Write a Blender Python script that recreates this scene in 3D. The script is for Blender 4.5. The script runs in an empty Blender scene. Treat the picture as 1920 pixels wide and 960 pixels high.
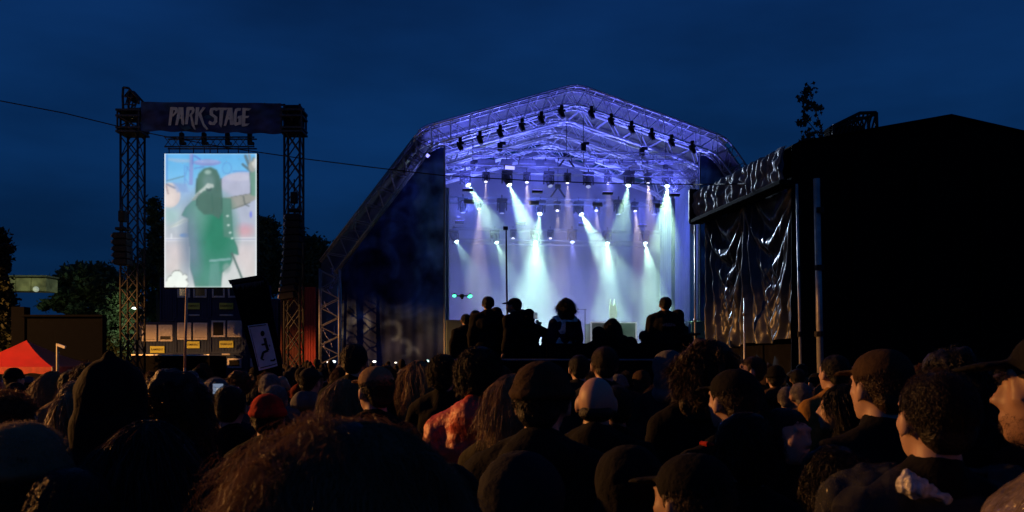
import bpy, bmesh, math, random
import numpy as np
from mathutils import Vector, Matrix, Quaternion, noise as mnoise
R = math.radians
random.seed(7); np.random.seed(7)
sc = bpy.context.scene
C = sc.collection
# ------------------------------------------------------------------ camera (level, with lens shift), sky, exposure
FOC = 1663.0; CX = 960.0; HY = 680.0; EYE = 1.75
cam = bpy.data.cameras.new('camera'); cam_o = bpy.data.objects.new('camera', cam); C.objects.link(cam_o)
cam_o.location = (0, 0, EYE); cam_o.rotation_euler = (R(90), 0, 0)
cam.sensor_width = 36; cam.lens = FOC / 1920 * 36
cam.shift_y = (HY - 480) / 1920
cam.clip_start = 0.05; cam.clip_end = 3000
sc.camera = cam_o
cam.dof.use_dof = True; cam.dof.focus_distance = 40; cam.dof.aperture_fstop = 10.5
w = bpy.data.worlds.new('World'); sc.world = w; w.use_nodes = True
nt = w.node_tree; nt.nodes.clear()
N = nt.nodes.new; L = nt.links.new
out = N('ShaderNodeOutputWorld'); bg = N('ShaderNodeBackground'); L(bg.outputs[0], out.inputs[0])
tc = N('ShaderNodeTexCoord'); sep = N('ShaderNodeSeparateXYZ'); L(tc.outputs['Generated'], sep.inputs[0])
ramp = N('ShaderNodeValToRGB'); L(sep.outputs[2], ramp.inputs[0])
def s2l(c): return tuple((x/255/12.92 if x/255 <= .04045 else ((x/255+.055)/1.055)**2.4) for x in c)
els = ramp.color_ramp.elements
els[0].position = 0.0; els[0].color = (*s2l((5, 30, 62)), 1)
els[1].position = 1.0; els[1].color = (*s2l((8, 28, 64)), 1)
for p, c in ((0.10, (6, 36, 72)), (0.24, (8, 43, 88)), (0.40, (8, 38, 82))):
    e = els.new(p); e.color = (*s2l(c), 1)
mp = N('ShaderNodeMapping'); mp.inputs['Scale'].default_value = (2.2, 2.2, 7.0); L(tc.outputs['Generated'], mp.inputs[0])
nz = N('ShaderNodeTexNoise'); nz.inputs['Scale'].default_value = 1.6; nz.inputs['Detail'].default_value = 4; L(mp.outputs[0], nz.inputs['Vector'])
mr = N('ShaderNodeMapRange'); mr.inputs[1].default_value = .3; mr.inputs[2].default_value = .7; mr.inputs[3].default_value = .74; mr.inputs[4].default_value = 1.27
L(nz.outputs[0], mr.inputs[0])
mx = N('ShaderNodeVectorMath'); mx.operation = 'SCALE'; L(ramp.outputs[0], mx.inputs[0]); L(mr.outputs[0], mx.inputs['Scale'])
L(mx.outputs[0], bg.inputs[0]); bg.inputs[1].default_value = 1.0
vs = sc.view_settings; vs.view_transform = 'Standard'; vs.look = 'None'; vs.exposure = 0; vs.gamma = 1; vs.use_curve_mapping = False
cy = sc.cycles
cy.max_bounces = 4; cy.diffuse_bounces = 2; cy.glossy_bounces = 2; cy.transmission_bounces = 3; cy.transparent_max_bounces = 6
cy.volume_bounces = 0; cy.caustics_reflective = False; cy.caustics_refractive = False
cy.use_denoising = True; cy.use_adaptive_sampling = True; cy.adaptive_threshold = 0.02
cy.sample_clamp_indirect = 3; cy.sample_clamp_direct = 0
cy.volume_step_rate = 1.0; cy.volume_max_steps = 64

# ------------------------------------------------------------------ placing helpers
def P(px, py, d):                      # a point of the place, d metres out, measured off the photograph
    return Vector(((px - CX) / FOC * d, d, EYE + (HY - py) / FOC * d))
TH = R(7.1)
SO = Vector(((1083 - CX) / FOC * 41, 41, 0))       # stage origin, on the ground under the front ridge
SU = Vector((math.cos(TH), math.sin(TH), 0)); SV = Vector((-math.sin(TH), math.cos(TH), 0))
def SL(px, py, v):                     # stage-local (u, v, z)
    k = (px - CX) / FOC
    b = SO + SV * v
    u = (k * b.y - b.x) / (SU.x - k * SU.y)
    p = b + SU * u
    return Vector((u, v, EYE + (HY - py) / FOC * p.y))
def SW(l): return SO + SU * l[0] + SV * l[1] + Vector((0, 0, l[2]))

# ------------------------------------------------------------------ materials
MATS = {}
def mat(name, col, rough=.7, metal=0, emit=None, es=0, var=.25, vscale=6, bump=0, bscale=40, alpha=None, coat=0, spec=None, attr=None, translucent=0):
    if name in MATS: return MATS[name]
    m = bpy.data.materials.new(name); m.use_nodes = True
    t = m.node_tree; b = t.nodes['Principled BSDF']
    b.inputs['Roughness'].default_value = rough; b.inputs['Metallic'].default_value = metal
    b.inputs['Coat Weight'].default_value = coat
    if spec is not None: b.inputs['Specular IOR Level'].default_value = spec
    b.inputs['Base Color'].default_value = (*col, 1)
    src = None
    if attr:
        a = t.nodes.new('ShaderNodeAttribute'); a.attribute_name = attr; src = a.outputs['Color']
    if var:
        tcn = t.nodes.new('ShaderNodeTexCoord')
        n = t.nodes.new('ShaderNodeTexNoise'); n.inputs['Scale'].default_value = vscale; n.inputs['Detail'].default_value = 6
        t.links.new(tcn.outputs['Object'], n.inputs['Vector'])
        r = t.nodes.new('ShaderNodeMapRange'); r.inputs[1].default_value = .3; r.inputs[2].default_value = .7
        r.inputs[3].default_value = 1 - var; r.inputs[4].default_value = 1 + var
        t.links.new(n.outputs[0], r.inputs[0])
        x = t.nodes.new('ShaderNodeVectorMath'); x.operation = 'SCALE'
        if src: t.links.new(src, x.inputs[0])
        else: x.inputs[0].default_value = col
        t.links.new(r.outputs[0], x.inputs['Scale']); t.links.new(x.outputs[0], b.inputs['Base Color'])
        if bump:
            n2 = t.nodes.new('ShaderNodeTexNoise'); n2.inputs['Scale'].default_value = bscale; n2.inputs['Detail'].default_value = 5
            t.links.new(tcn.outputs['Object'], n2.inputs['Vector'])
            bp = t.nodes.new('ShaderNodeBump'); bp.inputs['Strength'].default_value = bump; bp.inputs['Distance'].default_value = .02
            t.links.new(n2.outputs[0], bp.inputs['Height']); t.links.new(bp.outputs[0], b.inputs['Normal'])
    elif src: t.links.new(src, b.inputs['Base Color'])
    if emit is not None:
        b.inputs['Emission Color'].default_value = (*emit, 1); b.inputs['Emission Strength'].default_value = es
        m.cycles.emission_sampling = 'NONE'
    if alpha is not None: b.inputs['Alpha'].default_value = alpha
    if translucent:
        tr = t.nodes.new('ShaderNodeBsdfTranslucent'); tr.inputs[0].default_value = (*col, 1)
        mixn = t.nodes.new('ShaderNodeMixShader'); mixn.inputs[0].default_value = translucent
        o_ = t.nodes['Material Output']
        t.links.new(b.outputs[0], mixn.inputs[1]); t.links.new(tr.outputs[0], mixn.inputs[2]); t.links.new(mixn.outputs[0], o_.inputs[0])
    MATS[name] = m
    return m
def emis_attr(name, attr, strength):
    m = bpy.data.materials.new(name); m.use_nodes = True
    t = m.node_tree; b = t.nodes['Principled BSDF']
    a = t.nodes.new('ShaderNodeAttribute'); a.attribute_name = attr
    b.inputs['Base Color'].default_value = (.01, .01, .01, 1); b.inputs['Roughness'].default_value = .4
    t.links.new(a.outputs['Color'], b.inputs['Emission Color']); b.inputs['Emission Strength'].default_value = strength
    m.cycles.emission_sampling = 'NONE'
    return m
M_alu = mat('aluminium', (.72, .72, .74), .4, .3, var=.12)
M_alud = mat('dull_and_shaded_aluminium', (.24, .24, .25), .5, .5, var=.2)  # also the shaded copy used on the lower front arch
M_blk = mat('black_metal', (.014, .014, .016), .5, .2, spec=.25)
M_blk2 = mat('black_fabric', (.008, .008, .009), .95, bump=.2, spec=.05)
M_rub = mat('black_rubber', (.015, .015, .015), .8)

# ------------------------------------------------------------------ mesh builder
class MB:
    def __init__(s): s.v = []; s.f = []; s.m = []
    def add(s, vs_, fs, mi=0):
        k = len(s.v); s.v += [tuple(p) for p in vs_]; s.f += [tuple(i + k for i in f) for f in fs]; s.m += [mi] * len(fs)
    def box(s, c, d, rot=None, mi=0, bev=0):
        x, y, z = d[0]/2, d[1]/2, d[2]/2
        if bev and min(x, y, z) > bev:
            pts = []
            for sx in (-1, 1):
                for sy in (-1, 1):
                    for sz in (-1, 1):
                        pts += [(sx*(x-bev), sy*(y-bev), sz*z), (sx*(x-bev), sy*y, sz*(z-bev)), (sx*x, sy*(y-bev), sz*(z-bev))]
            bm = bmesh.new()
            for p in pts: bm.verts.new(p)
            bmesh.ops.convex_hull(bm, input=bm.verts)
            bm.verts.index_update()
            vs_ = [v.co.copy() for v in bm.verts]; fs = [[v.index for v in f.verts] for f in bm.faces]; bm.free()
        else:
            vs_ = [Vector((sx*x, sy*y, sz*z)) for sx in (-1, 1) for sy in (-1, 1) for sz in (-1, 1)]
            fs = [(0,1,3,2), (4,6,7,5), (0,4,5,1), (2,3,7,6), (0,2,6,4), (1,5,7,3)]
        if rot is not None: vs_ = [rot @ v for v in vs_]
        c = Vector(c); s.add([v + c for v in vs_], fs, mi); return s
    def tube(s, a, b, r, n=8, r2=None, cap=True, mi=0):
        a = Vector(a); b = Vector(b); r2 = r if r2 is None else r2
        d = (b - a); 
        if d.length < 1e-6: return s
        q = d.to_track_quat('Z', 'Y'); vs_ = []
        for p, rr in ((a, r), (b, r2)):
            for i in range(n):
                t = 2*math.pi*i/n; vs_.append(p + q @ Vector((rr*math.cos(t), rr*math.sin(t), 0)))
        fs = [(i, (i+1) % n, n+(i+1) % n, n+i) for i in range(n)]
        if cap: fs += [tuple(range(n))[::-1], tuple(range(n, 2*n))]
        s.add(vs_, fs, mi); return s
    def path(s, pts, r, n=6, rs=None):
        for i in range(len(pts)-1):
            s.tube(pts[i], pts[i+1], r if rs is None else rs[i], n, None if rs is None else rs[i+1])
        return s
    def ell(s, c, r, nu=12, nv=8, rot=None, mi=0):
        vs_ = []; c = Vector(c)
        if not hasattr(r, '__len__'): r = (r, r, r)
        for j in range(1, nv):
            ph = math.pi*j/nv
            for i in range(nu):
                th = 2*math.pi*i/nu
                v = Vector((r[0]*math.sin(ph)*math.cos(th), r[1]*math.sin(ph)*math.sin(th), r[2]*math.cos(ph)))
                vs_.append(v)
        vs_ += [Vector((0, 0, r[2])), Vector((0, 0, -r[2]))]
        if rot is not None: vs_ = [rot @ v for v in vs_]
        vs_ = [v + c for v in vs_]
        fs = []
        for j in range(nv-2):
            for i in range(nu):
                a = j*nu+i; b = j*nu+(i+1) % nu
                fs.append((a, a+nu, b+nu, b))
        t = len(vs_)-2
        for i in range(nu):
            fs.append((t, i, (i+1) % nu)); fs.append((t+1, (nv-2)*nu+(i+1) % nu, (nv-2)*nu+i))
        s.add(vs_, fs, mi); return s
    def cap(s, a, b, r1, r2, n=10):           # tapered capsule
        s.tube(a, b, r1, n, r2); s.ell(a, r1*.999, n, 6); s.ell(b, r2*.999, n, 6); return s
    def prism(s, poly, y0, y1, mi=0):           # poly in (x,z), extruded in y
        n = len(poly)
        vs_ = [(x, y0, z) for x, z in poly] + [(x, y1, z) for x, z in poly]
        fs = [tuple(range(n)), tuple(range(n, 2*n))[::-1]] + [(i, i+n, (i+1) % n + n, (i+1) % n) for i in range(n)]
        s.add(vs_, fs, mi); return s
    def mesh(s, name, mats=None, smooth=False):
        me = bpy.data.meshes.new(name); me.from_pydata(s.v, [], s.f); me.update()
        for m in (mats if isinstance(mats, (list, tuple)) else [mats]): me.materials.append(m)
        if len(me.materials) > 1: me.polygons.foreach_set('material_index', s.m)
        if smooth: me.polygons.foreach_set('use_smooth', [True]*len(me.polygons))
        return me
    def build(s, name, m, parent=None, smooth=False, loc=None):
        return obj(name, s.mesh(name, m, smooth), parent, loc)
def obj(name, me, parent=None, loc=None, rot=None, scale=None):
    o = bpy.data.objects.new(name, me); C.objects.link(o)
    if parent is not None: o.parent = parent
    if loc is not None: o.location = loc
    if rot is not None: o.rotation_euler = rot
    if scale is not None: o.scale = scale
    return o
def tag(o, label, cat=None, group=None, kind=None):
    if label: o['label'] = label
    if cat: o['category'] = cat
    if group: o['group'] = group
    if kind: o['kind'] = kind
    return o
def thing(name, label, cat, loc=(0, 0, 0), rotz=0, group=None):
    o = bpy.data.objects.new(name, None); C.objects.link(o); o.location = loc; o.rotation_euler = (0, 0, rotz)
    o.empty_display_size = .1
    return tag(o, label, cat, group)
def struct(name, mb, m, smooth=False):
    o = mb.build(name, m, None, smooth); o['kind'] = 'structure'; return o
def copy_tree(o, parent=None):
    c = o.copy(); C.objects.link(c)
    if parent is not None: c.parent = parent
    for ch in list(o.children): copy_tree(ch, c)
    return c
_rods = {}
def rod(name, a, b, r, m, parent, n=6):    # one straight tube, shared unit mesh
    key = (m.name, n)
    if key not in _rods:
        _rods[key] = MB().tube((0, 0, 0), (0, 0, 1), 1, n).mesh('rod', m, True)
    a = Vector(a); b = Vector(b); d = b - a
    o = bpy.data.objects.new(name, _rods[key]); C.objects.link(o); o.parent = parent
    o.location = a; o.rotation_mode = 'QUATERNION'; o.rotation_quaternion = d.to_track_quat('Z', 'Y'); o.scale = (r, r, d.length)
    return o
def spot(name, parent, loc, direction, energy, col, size, blend=.3, radius=.06):
    l = bpy.data.lights.new(name, 'SPOT'); l.energy = energy; l.color = col; l.spot_size = R(size); l.spot_blend = blend; l.shadow_soft_size = radius
    o = bpy.data.objects.new(name, l); C.objects.link(o); o.parent = parent; o.location = loc
    o.rotation_mode = 'QUATERNION'; o.rotation_quaternion = Vector(direction).to_track_quat('-Z', 'Y')
    return o

# ------------------------------------------------------------------ ground
g = MB()
xs = [-400, -120, -60, -30, -10, 0, 10, 30, 60, 120, 400]; ys = [-30, 0, 10, 20, 35, 60, 100, 200, 700]
vs_ = [(x, y, 0) for y in ys for x in xs]
g.add(vs_, [(j*11+i, j*11+i+1, (j+1)*11+i+1, (j+1)*11+i) for j in range(8) for i in range(10)])
struct('ground', g, mat('trodden_grass', (.035, .04, .02), .95, var=.5, vscale=1.5, bump=.6, bscale=9))

# ------------------------------------------------------------------ stage
stage = thing('concert_stage', 'large arched concert stage with violet lit trusses, roof skin and dark printed side wings', 'stage', SO, TH)
DEP = 11.5
PROF = [(-11.7, 0.0), (-11.7, 6.3), (-7.2, 12.35), (0, 14.6), (7.2, 12.35), (11.7, 6.3), (11.7, 0.0)]
def inner(prof, t):
    res = []
    n = len(prof)
    for i in range(n):
        p = Vector(prof[i])
        nn = []
        if i > 0: d = (p - Vector(prof[i-1])).normalized(); nn.append(Vector((d.y, -d.x)))
        if i < n-1: d = (Vector(prof[i+1]) - p).normalized(); nn.append(Vector((d.y, -d.x)))
        if len(nn) == 1: res.append(tuple(p + nn[0]*t)); continue
        b = (nn[0] + nn[1]).normalized(); res.append(tuple(p + b * (t / max(.3, b.dot(nn[0])))))
    return res
def lerp2(a, b, t): return (a[0] + (b[0]-a[0])*t, a[1] + (b[1]-a[1])*t)
def soften(prof, r=.7):                   # cut the corners of a bent chord
    o_ = [prof[0]]
    for i in range(1, len(prof)-1):
        a, p, b = Vector(prof[i-1]), Vector(prof[i]), Vector(prof[i+1])
        q0 = p + (a-p).normalized()*r; q1 = p + (b-p).normalized()*r
        for t in (0, .33, .67, 1): o_.append(tuple(q0*(1-t)**2 + p*2*t*(1-t) + q1*t*t))
    return o_ + [prof[-1]]
def arch(v0, w_, t, prof, nb, r=.045, rb=.022, m=M_alu, label=None, low=None):
    out_ = soften(prof, .55); inn = soften(inner(prof, t), .45)
    mb, ml = MB(), MB(); ZC = 11.9
    for vv in (v0, v0 + w_):
        for ch in (out_, inn):
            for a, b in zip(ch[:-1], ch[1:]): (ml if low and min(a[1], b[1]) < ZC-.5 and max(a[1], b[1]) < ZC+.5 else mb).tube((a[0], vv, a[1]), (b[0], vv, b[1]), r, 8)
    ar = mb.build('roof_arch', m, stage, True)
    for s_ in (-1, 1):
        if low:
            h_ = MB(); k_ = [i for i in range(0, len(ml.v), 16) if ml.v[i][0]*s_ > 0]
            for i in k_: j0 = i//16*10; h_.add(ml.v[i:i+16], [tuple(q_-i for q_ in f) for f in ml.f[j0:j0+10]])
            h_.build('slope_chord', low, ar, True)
    m_hi = m
    if label: ar['label'] = label
    ip = inner(prof, t)
    for k in range(len(prof)-1):
        a0, a1, b0, b1 = prof[k], prof[k+1], ip[k], ip[k+1]
        ln = (Vector(a1)-Vector(a0)).length
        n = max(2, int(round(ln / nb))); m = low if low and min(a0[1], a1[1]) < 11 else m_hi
        for i in range(n):
            t0, t1, tm = i/n, (i+1)/n, (i+.5)/n
            for vv in (v0, v0 + w_):
                p0 = lerp2(b0, b1, t0); pm = lerp2(a0, a1, tm); p1 = lerp2(b0, b1, t1)
                rod('brace', (p0[0], vv, p0[1]), (pm[0], vv, pm[1]), rb, m, ar)
                rod('brace', (pm[0], vv, pm[1]), (p1[0], vv, p1[1]), rb, m, ar)
            p0 = lerp2(b0, b1, t0); p1 = lerp2(b0, b1, t1)
            rod('cross_brace', (p0[0], v0 + (w_ if i % 2 else 0), p0[1]), (p1[0], v0 + (0 if i % 2 else w_), p1[1]), rb, m, ar)
            p0 = lerp2(a0, a1, t0); rod('cross_brace', (p0[0], v0, p0[1]), (p0[0], v0 + w_, p0[1]), rb, m, ar)
    return ar
arch(0, .7, .85, PROF[1:6], .95, label='front arch of lit aluminium lattice truss', low=M_alud)  # slopes take the darker metal, their weaker light put into the colour
for s_ in (-1, 1):
    mb = MB(); zz = PROF[1][1]
    for x in (11.7, 10.85):
        for vv in (0, .7): mb.tube((s_*x, vv, 0), (s_*x, vv, zz-.35), .045, 8)
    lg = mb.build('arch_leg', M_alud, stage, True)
    for i in range(7):
        z0_, z1_ = (zz-.4)*i/7, (zz-.4)*(i+1)/7
        for vv in (0, .7):
            rod('brace', (s_*11.7, vv, z0_), (s_*10.85, vv, (z0_+z1_)/2), .022, M_alud, lg); rod('brace', (s_*10.85, vv, (z0_+z1_)/2), (s_*11.7, vv, z1_), .022, M_alud, lg)
        rod('cross_brace', (s_*10.85, 0, z0_), (s_*10.85, .7, z1_), .022, M_alud, lg)
RP = [(-7.9, 11.4), (-7.2, 12.3), (0, 14.5), (7.2, 12.3), (7.9, 11.4)]
for i, v in enumerate((2.6, 5.0, 7.4, 9.8)):
    arch(v, .5, .8, RP, 1.5, r=.06, rb=.03)
for i in range(0, 9):                                   # purlins running back under the skin
    t = i/8
    for s_ in (-1, 1):
        if s_ == 1 and i == 8: continue
        x = s_*7.2*(1-t); z = 12.25 + (14.5-12.25)*t - .02
        rod('purlin', (x, .75, z), (x, DEP, z), .025, M_alud, stage)
# skin over the roof and slopes, built as single bays between the arches
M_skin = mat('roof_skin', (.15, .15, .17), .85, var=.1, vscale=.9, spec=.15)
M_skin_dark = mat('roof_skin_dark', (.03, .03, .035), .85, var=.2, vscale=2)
bays = [(.12, 2.6), (2.6, 5.0), (5.0, 7.4), (7.4, 9.8), (9.8, DEP+.2)]
outp = soften([(x, z) for x, z in inner(PROF, -.1)], .55)
seg_roof = [p for p in outp if p[1] > 12.0]
for (va, vb) in bays:
    mb = MB(); n = 4
    pts = seg_roof
    dense = []
    for i in range(len(pts)-1):
        kk = max(1, int((Vector(pts[i+1])-Vector(pts[i])).length/.6))
        for j in range(kk): dense.append(lerp2(pts[i], pts[i+1], j/kk))
    dense.append(pts[-1]); nx = len(dense)
    grid = []
    for j in range(n+1):
        vv = va + .01 + (vb-va-.02)*j/n
        for (x, z) in dense: grid.append((x, vv, z - .02*math.sin(math.pi*j/n)))
    fs = [(j*nx+i, j*nx+i+1, (j+1)*nx+i+1, (j+1)*nx+i) for j in range(n) for i in range(nx-1)]
    mb.add(grid, fs)
    top = [(x, y, z+.03) for x, y, z in grid]; mb.add(top, [f[::-1] for f in fs])
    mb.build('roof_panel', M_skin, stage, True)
for s_ in (-1, 1):
    mb = MB()
    q = [(x, z) for x, z in outp if z <= 12.35 and x*s_ > 0]
    if s_ > 0: q = q[::-1]
    for i in range(len(q)-1):
        a, b = q[i], q[i+1]
        mb.add([(a[0], .75, a[1]), (b[0], .75, b[1]), (b[0], DEP, b[1]), (a[0], DEP, a[1])], [(0, 1, 2, 3)])
        mb.add([(a[0]-s_*.05, .75, a[1]), (b[0]-s_*.05, .75, b[1]), (b[0]-s_*.05, DEP, b[1]), (a[0]-s_*.05, DEP, a[1])], [(3, 2, 1, 0)])
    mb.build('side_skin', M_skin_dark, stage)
# deck, skirt, back curtain
mb = MB(); mb.box((0.2, 5.9, 1.35), (14.0, 11.4, .16)); mb.build('stage_deck', mat('deck_board', (.03, .03, .035), .5, var=.3, vscale=8), stage)
for i in range(12):
    x = -6.7 + i*13.4/12
    mb = MB(); mb.box((x + .55, .23, .63), (1.1, .04, 1.26)); mb.build('skirt_panel', M_blk2, stage)
def curtain(name, a, b, z0, z1, m, parent, amp=.08, wl=.55, n=None, thick=.015, seed=0, flare=0):
    a = Vector(a); b = Vector(b); d = b - a; ln = d.length; d.normalize(); nrm = Vector((-d.y, d.x))
    n = n or int(ln / .07) + 2; nz_ = 14
    vs1 = []
    for j in range(nz_+1):
        t = j/nz_; z = z0 + (z1-z0)*t
        for i in range(n+1):
            s_ = i/n; x = s_*ln
            off = amp*(math.sin(x/wl*2*math.pi + 1.2*math.sin(x*1.3+seed)) + .4*math.sin(x/wl*5.1 + seed + t*2))*(1.15 - .5*t)
            xx = x + flare*(1-t)**2*(s_)
            p = a + d*xx + nrm*off; vs1.append((p.x, p.y, z + .03*math.sin(x*2.1+seed)*(j == 0)))
    fs = [(j*(n+1)+i, j*(n+1)+i+1, (j+1)*(n+1)+i+1, (j+1)*(n+1)+i) for j in range(nz_) for i in range(n)]
    mb = MB(); mb.add(vs1, fs); mb.add([(p[0]+nrm.x*thick, p[1]+nrm.y*thick, p[2]) for p in vs1], [f[::-1] for f in fs])
    return mb.build(name, m, parent, True)
M_back = mat('back_cloth', (.16, .16, .22), .9, var=.12, vscale=.5)
curtain('back_curtain', (-7.9, 11.3), (7.9, 11.3), 1.43, 11.4, M_back, stage, amp=.03, wl=.9)
mb = MB(); mb.prism([(-7.3, 11.35), (7.3, 11.35), (7.0, 12.2), (0, 14.35), (-7.0, 12.2)], 11.30, 11.36); mb.build('gable_cloth', M_back, stage)
M_leg = mat('pale_leg_cloth', (.2, .23, .34), .9, var=.15, vscale=1.5)
# side curtains inside the opening, each drop its own cloth
for (x0, v0_, x1, v1_) in ((-6.2, .85, -6.45, 3.2), (-6.35, 4.0, -6.5, 6.4), (-6.45, 7.2, -6.6, 9.6)):
    curtain('side_curtain', (x0, v0_), (x1, v1_), 1.43, 11.6, M_leg, stage, amp=.05, wl=.7)
for (x0, v0_, x1, v1_) in ((7.0, 1.3, 7.05, 4.2), (7.05, 5.0, 7.1, 7.6), (7.1, 8.4, 7.15, 10.9)):
    curtain('side_curtain', (x0, v0_), (x1, v1_), 1.43, 11.2, M_leg, stage, amp=.05, wl=.42)
curtain('side_curtain', (-6.15, .95), (-5.85, 1.1), 3.2, 9.9, M_leg, stage, amp=.04, wl=.3)

# ---- printed side wings, painted as vertex colour (flat print on cloth)
def seg_d(X, Z, a, b):
    ax, az = a; bx, bz = b; dx, dz = bx-ax, bz-az
    t = np.clip(((X-ax)*dx+(Z-az)*dz)/(dx*dx+dz*dz+1e-9), 0, 1)
    return np.hypot(X-ax-t*dx, Z-az-t*dz)
def paint_cloth(verts, fn, me):
    co = np.array(verts); col = fn(co)
    at = me.color_attributes.new('print', 'FLOAT_COLOR', 'POINT')
    at.data.foreach_set('color', np.concatenate([col, np.ones((len(col), 1))], 1).astype(np.float32).ravel())
def wing_print(co):                       # co in photo coordinates of the left wing
    X, Z = co[:, 0], co[:, 1]
    col = np.tile(np.array([.012, .018, .055]), (len(X), 1))
    def blend(mask, c): 
        nonlocal col
        mask = np.clip(mask, 0, 1)[:, None]; col = col*(1-mask) + np.array(c)*mask
    sm = lambda d, w_: 1/(1+np.exp((d)/w_))
    # pale area at the upper right: sky showing through the mesh, painted in
    d = np.maximum(np.maximum(785-X, Z-520), 300-Z) + 6*np.sin(Z/9) + 5*np.sin(X/7)
    blend(sm(d, 4)*.8, (.12, .22, .32))
    d = np.hypot((X-815)/40, (Z-560)/60) - 1
    blend(sm(d, .2)*.5, (.06, .11, .2))
    # curling arms
    def curl(cx, cz, r0, r1, t0, t1, w_, c, op=.8):
        best = np.full(len(X), 1e9)
        K = 40
        for k in range(K):
            t = k/(K-1); a0 = t0+(t1-t0)*t; r_ = r0+(r1-r0)*t
            best = np.minimum(best, np.hypot(X-cx-r_*math.cos(a0), Z-cz+r_*math.sin(a0)) - w_*(1-.55*t))
        blend(sm(best, 1.3)*op, c)
        blend(sm(np.abs(best+w_*.45)-w_*.12, .8)*op*.5, tuple(x*.35 for x in c))
    cc = (.04, .075, .18); c2 = (.08, .13, .24)
    curl(752, 400, 30, 10, -2.2, 3.6, 8, cc)
    curl(764, 355, 20, 7, -1.6, 3.2, 6, cc)
    curl(790, 326, 22, 10, -.5, 3.2, 7, cc, .6)
    curl(700, 505, 62, 40, 3.3, -.3, 14, cc, .7)
    curl(728, 470, 78, 60, 2.9, .2, 15, cc, .6)
    curl(738, 535, 70, 40, .6, -2.6, 20, cc, .7)
    curl(760, 470, 46, 30, 2.4, -.9, 12, cc, .5)
    curl(655, 588, 17, 15, 2.6, -1.4, 8, c2, .9)
    curl(676, 608, 19, 14, 2.8, -1.2, 7, c2, .9)
    curl(656, 625, 12, 10, 3.6, 1.6, 7, c2, .7)
    curl(735, 622, 19, 14, 2.5, -1.4, 5, c2, .9)
    curl(755, 656, 17, 12, 1.5, -1.4, 5, c2, .6)
    curl(775, 664, 12, 9, 2.6, .2, 4, c2, .6)
    n = np.array([mnoise.fractal(Vector((x/45, z/45, 1.7)), 1.0, 2.0, 5) for x, z in zip(X, Z)])
    col = 2.4*col*np.clip(1+1.1*n, .25, 2.2)[:, None]
    return col
def wing(side):
    # polygon in u,z : x from 6.1 to 10.9, top following the slope
    nxp, nzp = 70, 100
    vs_, idx, pc = [], {}, []
    ip = inner(PROF, .88)
    for j in range(nzp+1):
        for i in range(nxp+1):
            u = 6.05 + (10.8-6.05)*i/nxp
            # height of the inner slope at u
            (x2, z2), (x1, z1) = ip[2], ip[1]       # kink, elbow (left)
            x2, x1 = abs(x2), abs(x1)
            top = z2 + .1 if u <= x2 else z2 + .1 + (z1-z2)*(u-x2)/(x1-x2)
            if u > x1: top = z1
            if u < x2: top = min(top, 12.0)
            z = .9 + (top-.9)*j/nzp
            vv = .82 + .025*math.sin(u*5+z*.8) + .015*math.sin(u*13)
            vs_.append((side*u, vv, z))
            wp = SW((-u, vv, z)); pc.append((CX + FOC*wp.x/wp.y, HY - FOC*(wp.z-EYE)/wp.y))
    fs = [(j*(nxp+1)+i, j*(nxp+1)+i+1, (j+1)*(nxp+1)+i+1, (j+1)*(nxp+1)+i) for j in range(nzp) for i in range(nxp)]
    mb = MB(); mb.add(vs_, fs); mb.add([(x, y+.02, z) for x, y, z in vs_], [f[::-1] for f in fs])
    me = mb.mesh('printed_wing_cloth', mat('printed_cloth', (1, 1, 1), .85, var=0, attr='print', spec=.1), True)
    paint_cloth(pc + pc, wing_print, me)
    o = obj('printed_wing_cloth', me, stage)
    o['label'] = 'dark blue wing cloth printed with curling tentacles' if side < 0 else 'dark blue wing cloth half hidden behind the tarp'
wing(-1); wing(1)
for s_ in (-1, 1):
    rod('opening_post', (s_*6.1, .72, 0), (s_*6.1, .72, 11.75), .05, M_alud, stage, 8)
    for z in (2.6, 5.2, 7.8): rod('wing_rail', (s_*6.15, .95, z), (s_*10.7, .95, z), .03, M_alud, stage)

# clutter in the left leg: coiled cables and clamps lit blue
tr_ = MB(); rr = random.Random(3)
for k in range(16):
    z = rr.uniform(.8, 5.8); p = Vector((-11.3 + rr.uniform(-.2, .2), .35, z)); pts = [p]
    for i in range(5): p = p + Vector((rr.uniform(-.14, .14), rr.uniform(-.1, .1), rr.uniform(-.05, .22))); pts.append(p)
    tr_.path(pts, .018, 5)
tr_.build('cable_bundle', mat('glossy_cable', (.35, .36, .6), .25, .2), stage, True)

# ------------------------------------------------------------------ flown trusses and lamps
def box_truss(label, px0, py0, px1, py1, v, h, nb=.45, m=M_alud, r=.028, rb=.012, w_=.3):
    a = SW(SL(px0, py0, v)); b = SW(SL(px1, py1, v)); b.z = a.z = (a.z+b.z)/2
    t = thing('lighting_truss', label, 'truss', a, math.atan2(b.y-a.y, b.x-a.x))
    ln = (b-a).length
    mb = MB()
    for yy in (0, w_):
        for zz in (0, -h): mb.tube((0, yy, zz), (ln, yy, zz), r, 8)
    mb.build('chord', m, t, True)
    n = int(ln/nb)
    for i in range(n):
        x0, x1 = ln*i/n, ln*(i+1)/n
        rod('brace', (x0, 0, 0 if i % 2 else -h), (x1, 0, -h if i % 2 else 0), rb, m, t)
        rod('brace', (x0, w_, -h if i % 2 else 0), (x1, w_, 0 if i % 2 else -h), rb, m, t)
    return t, a, b
G_T = 'lighting trusses flown under the stage roof'
TR = []
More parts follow.
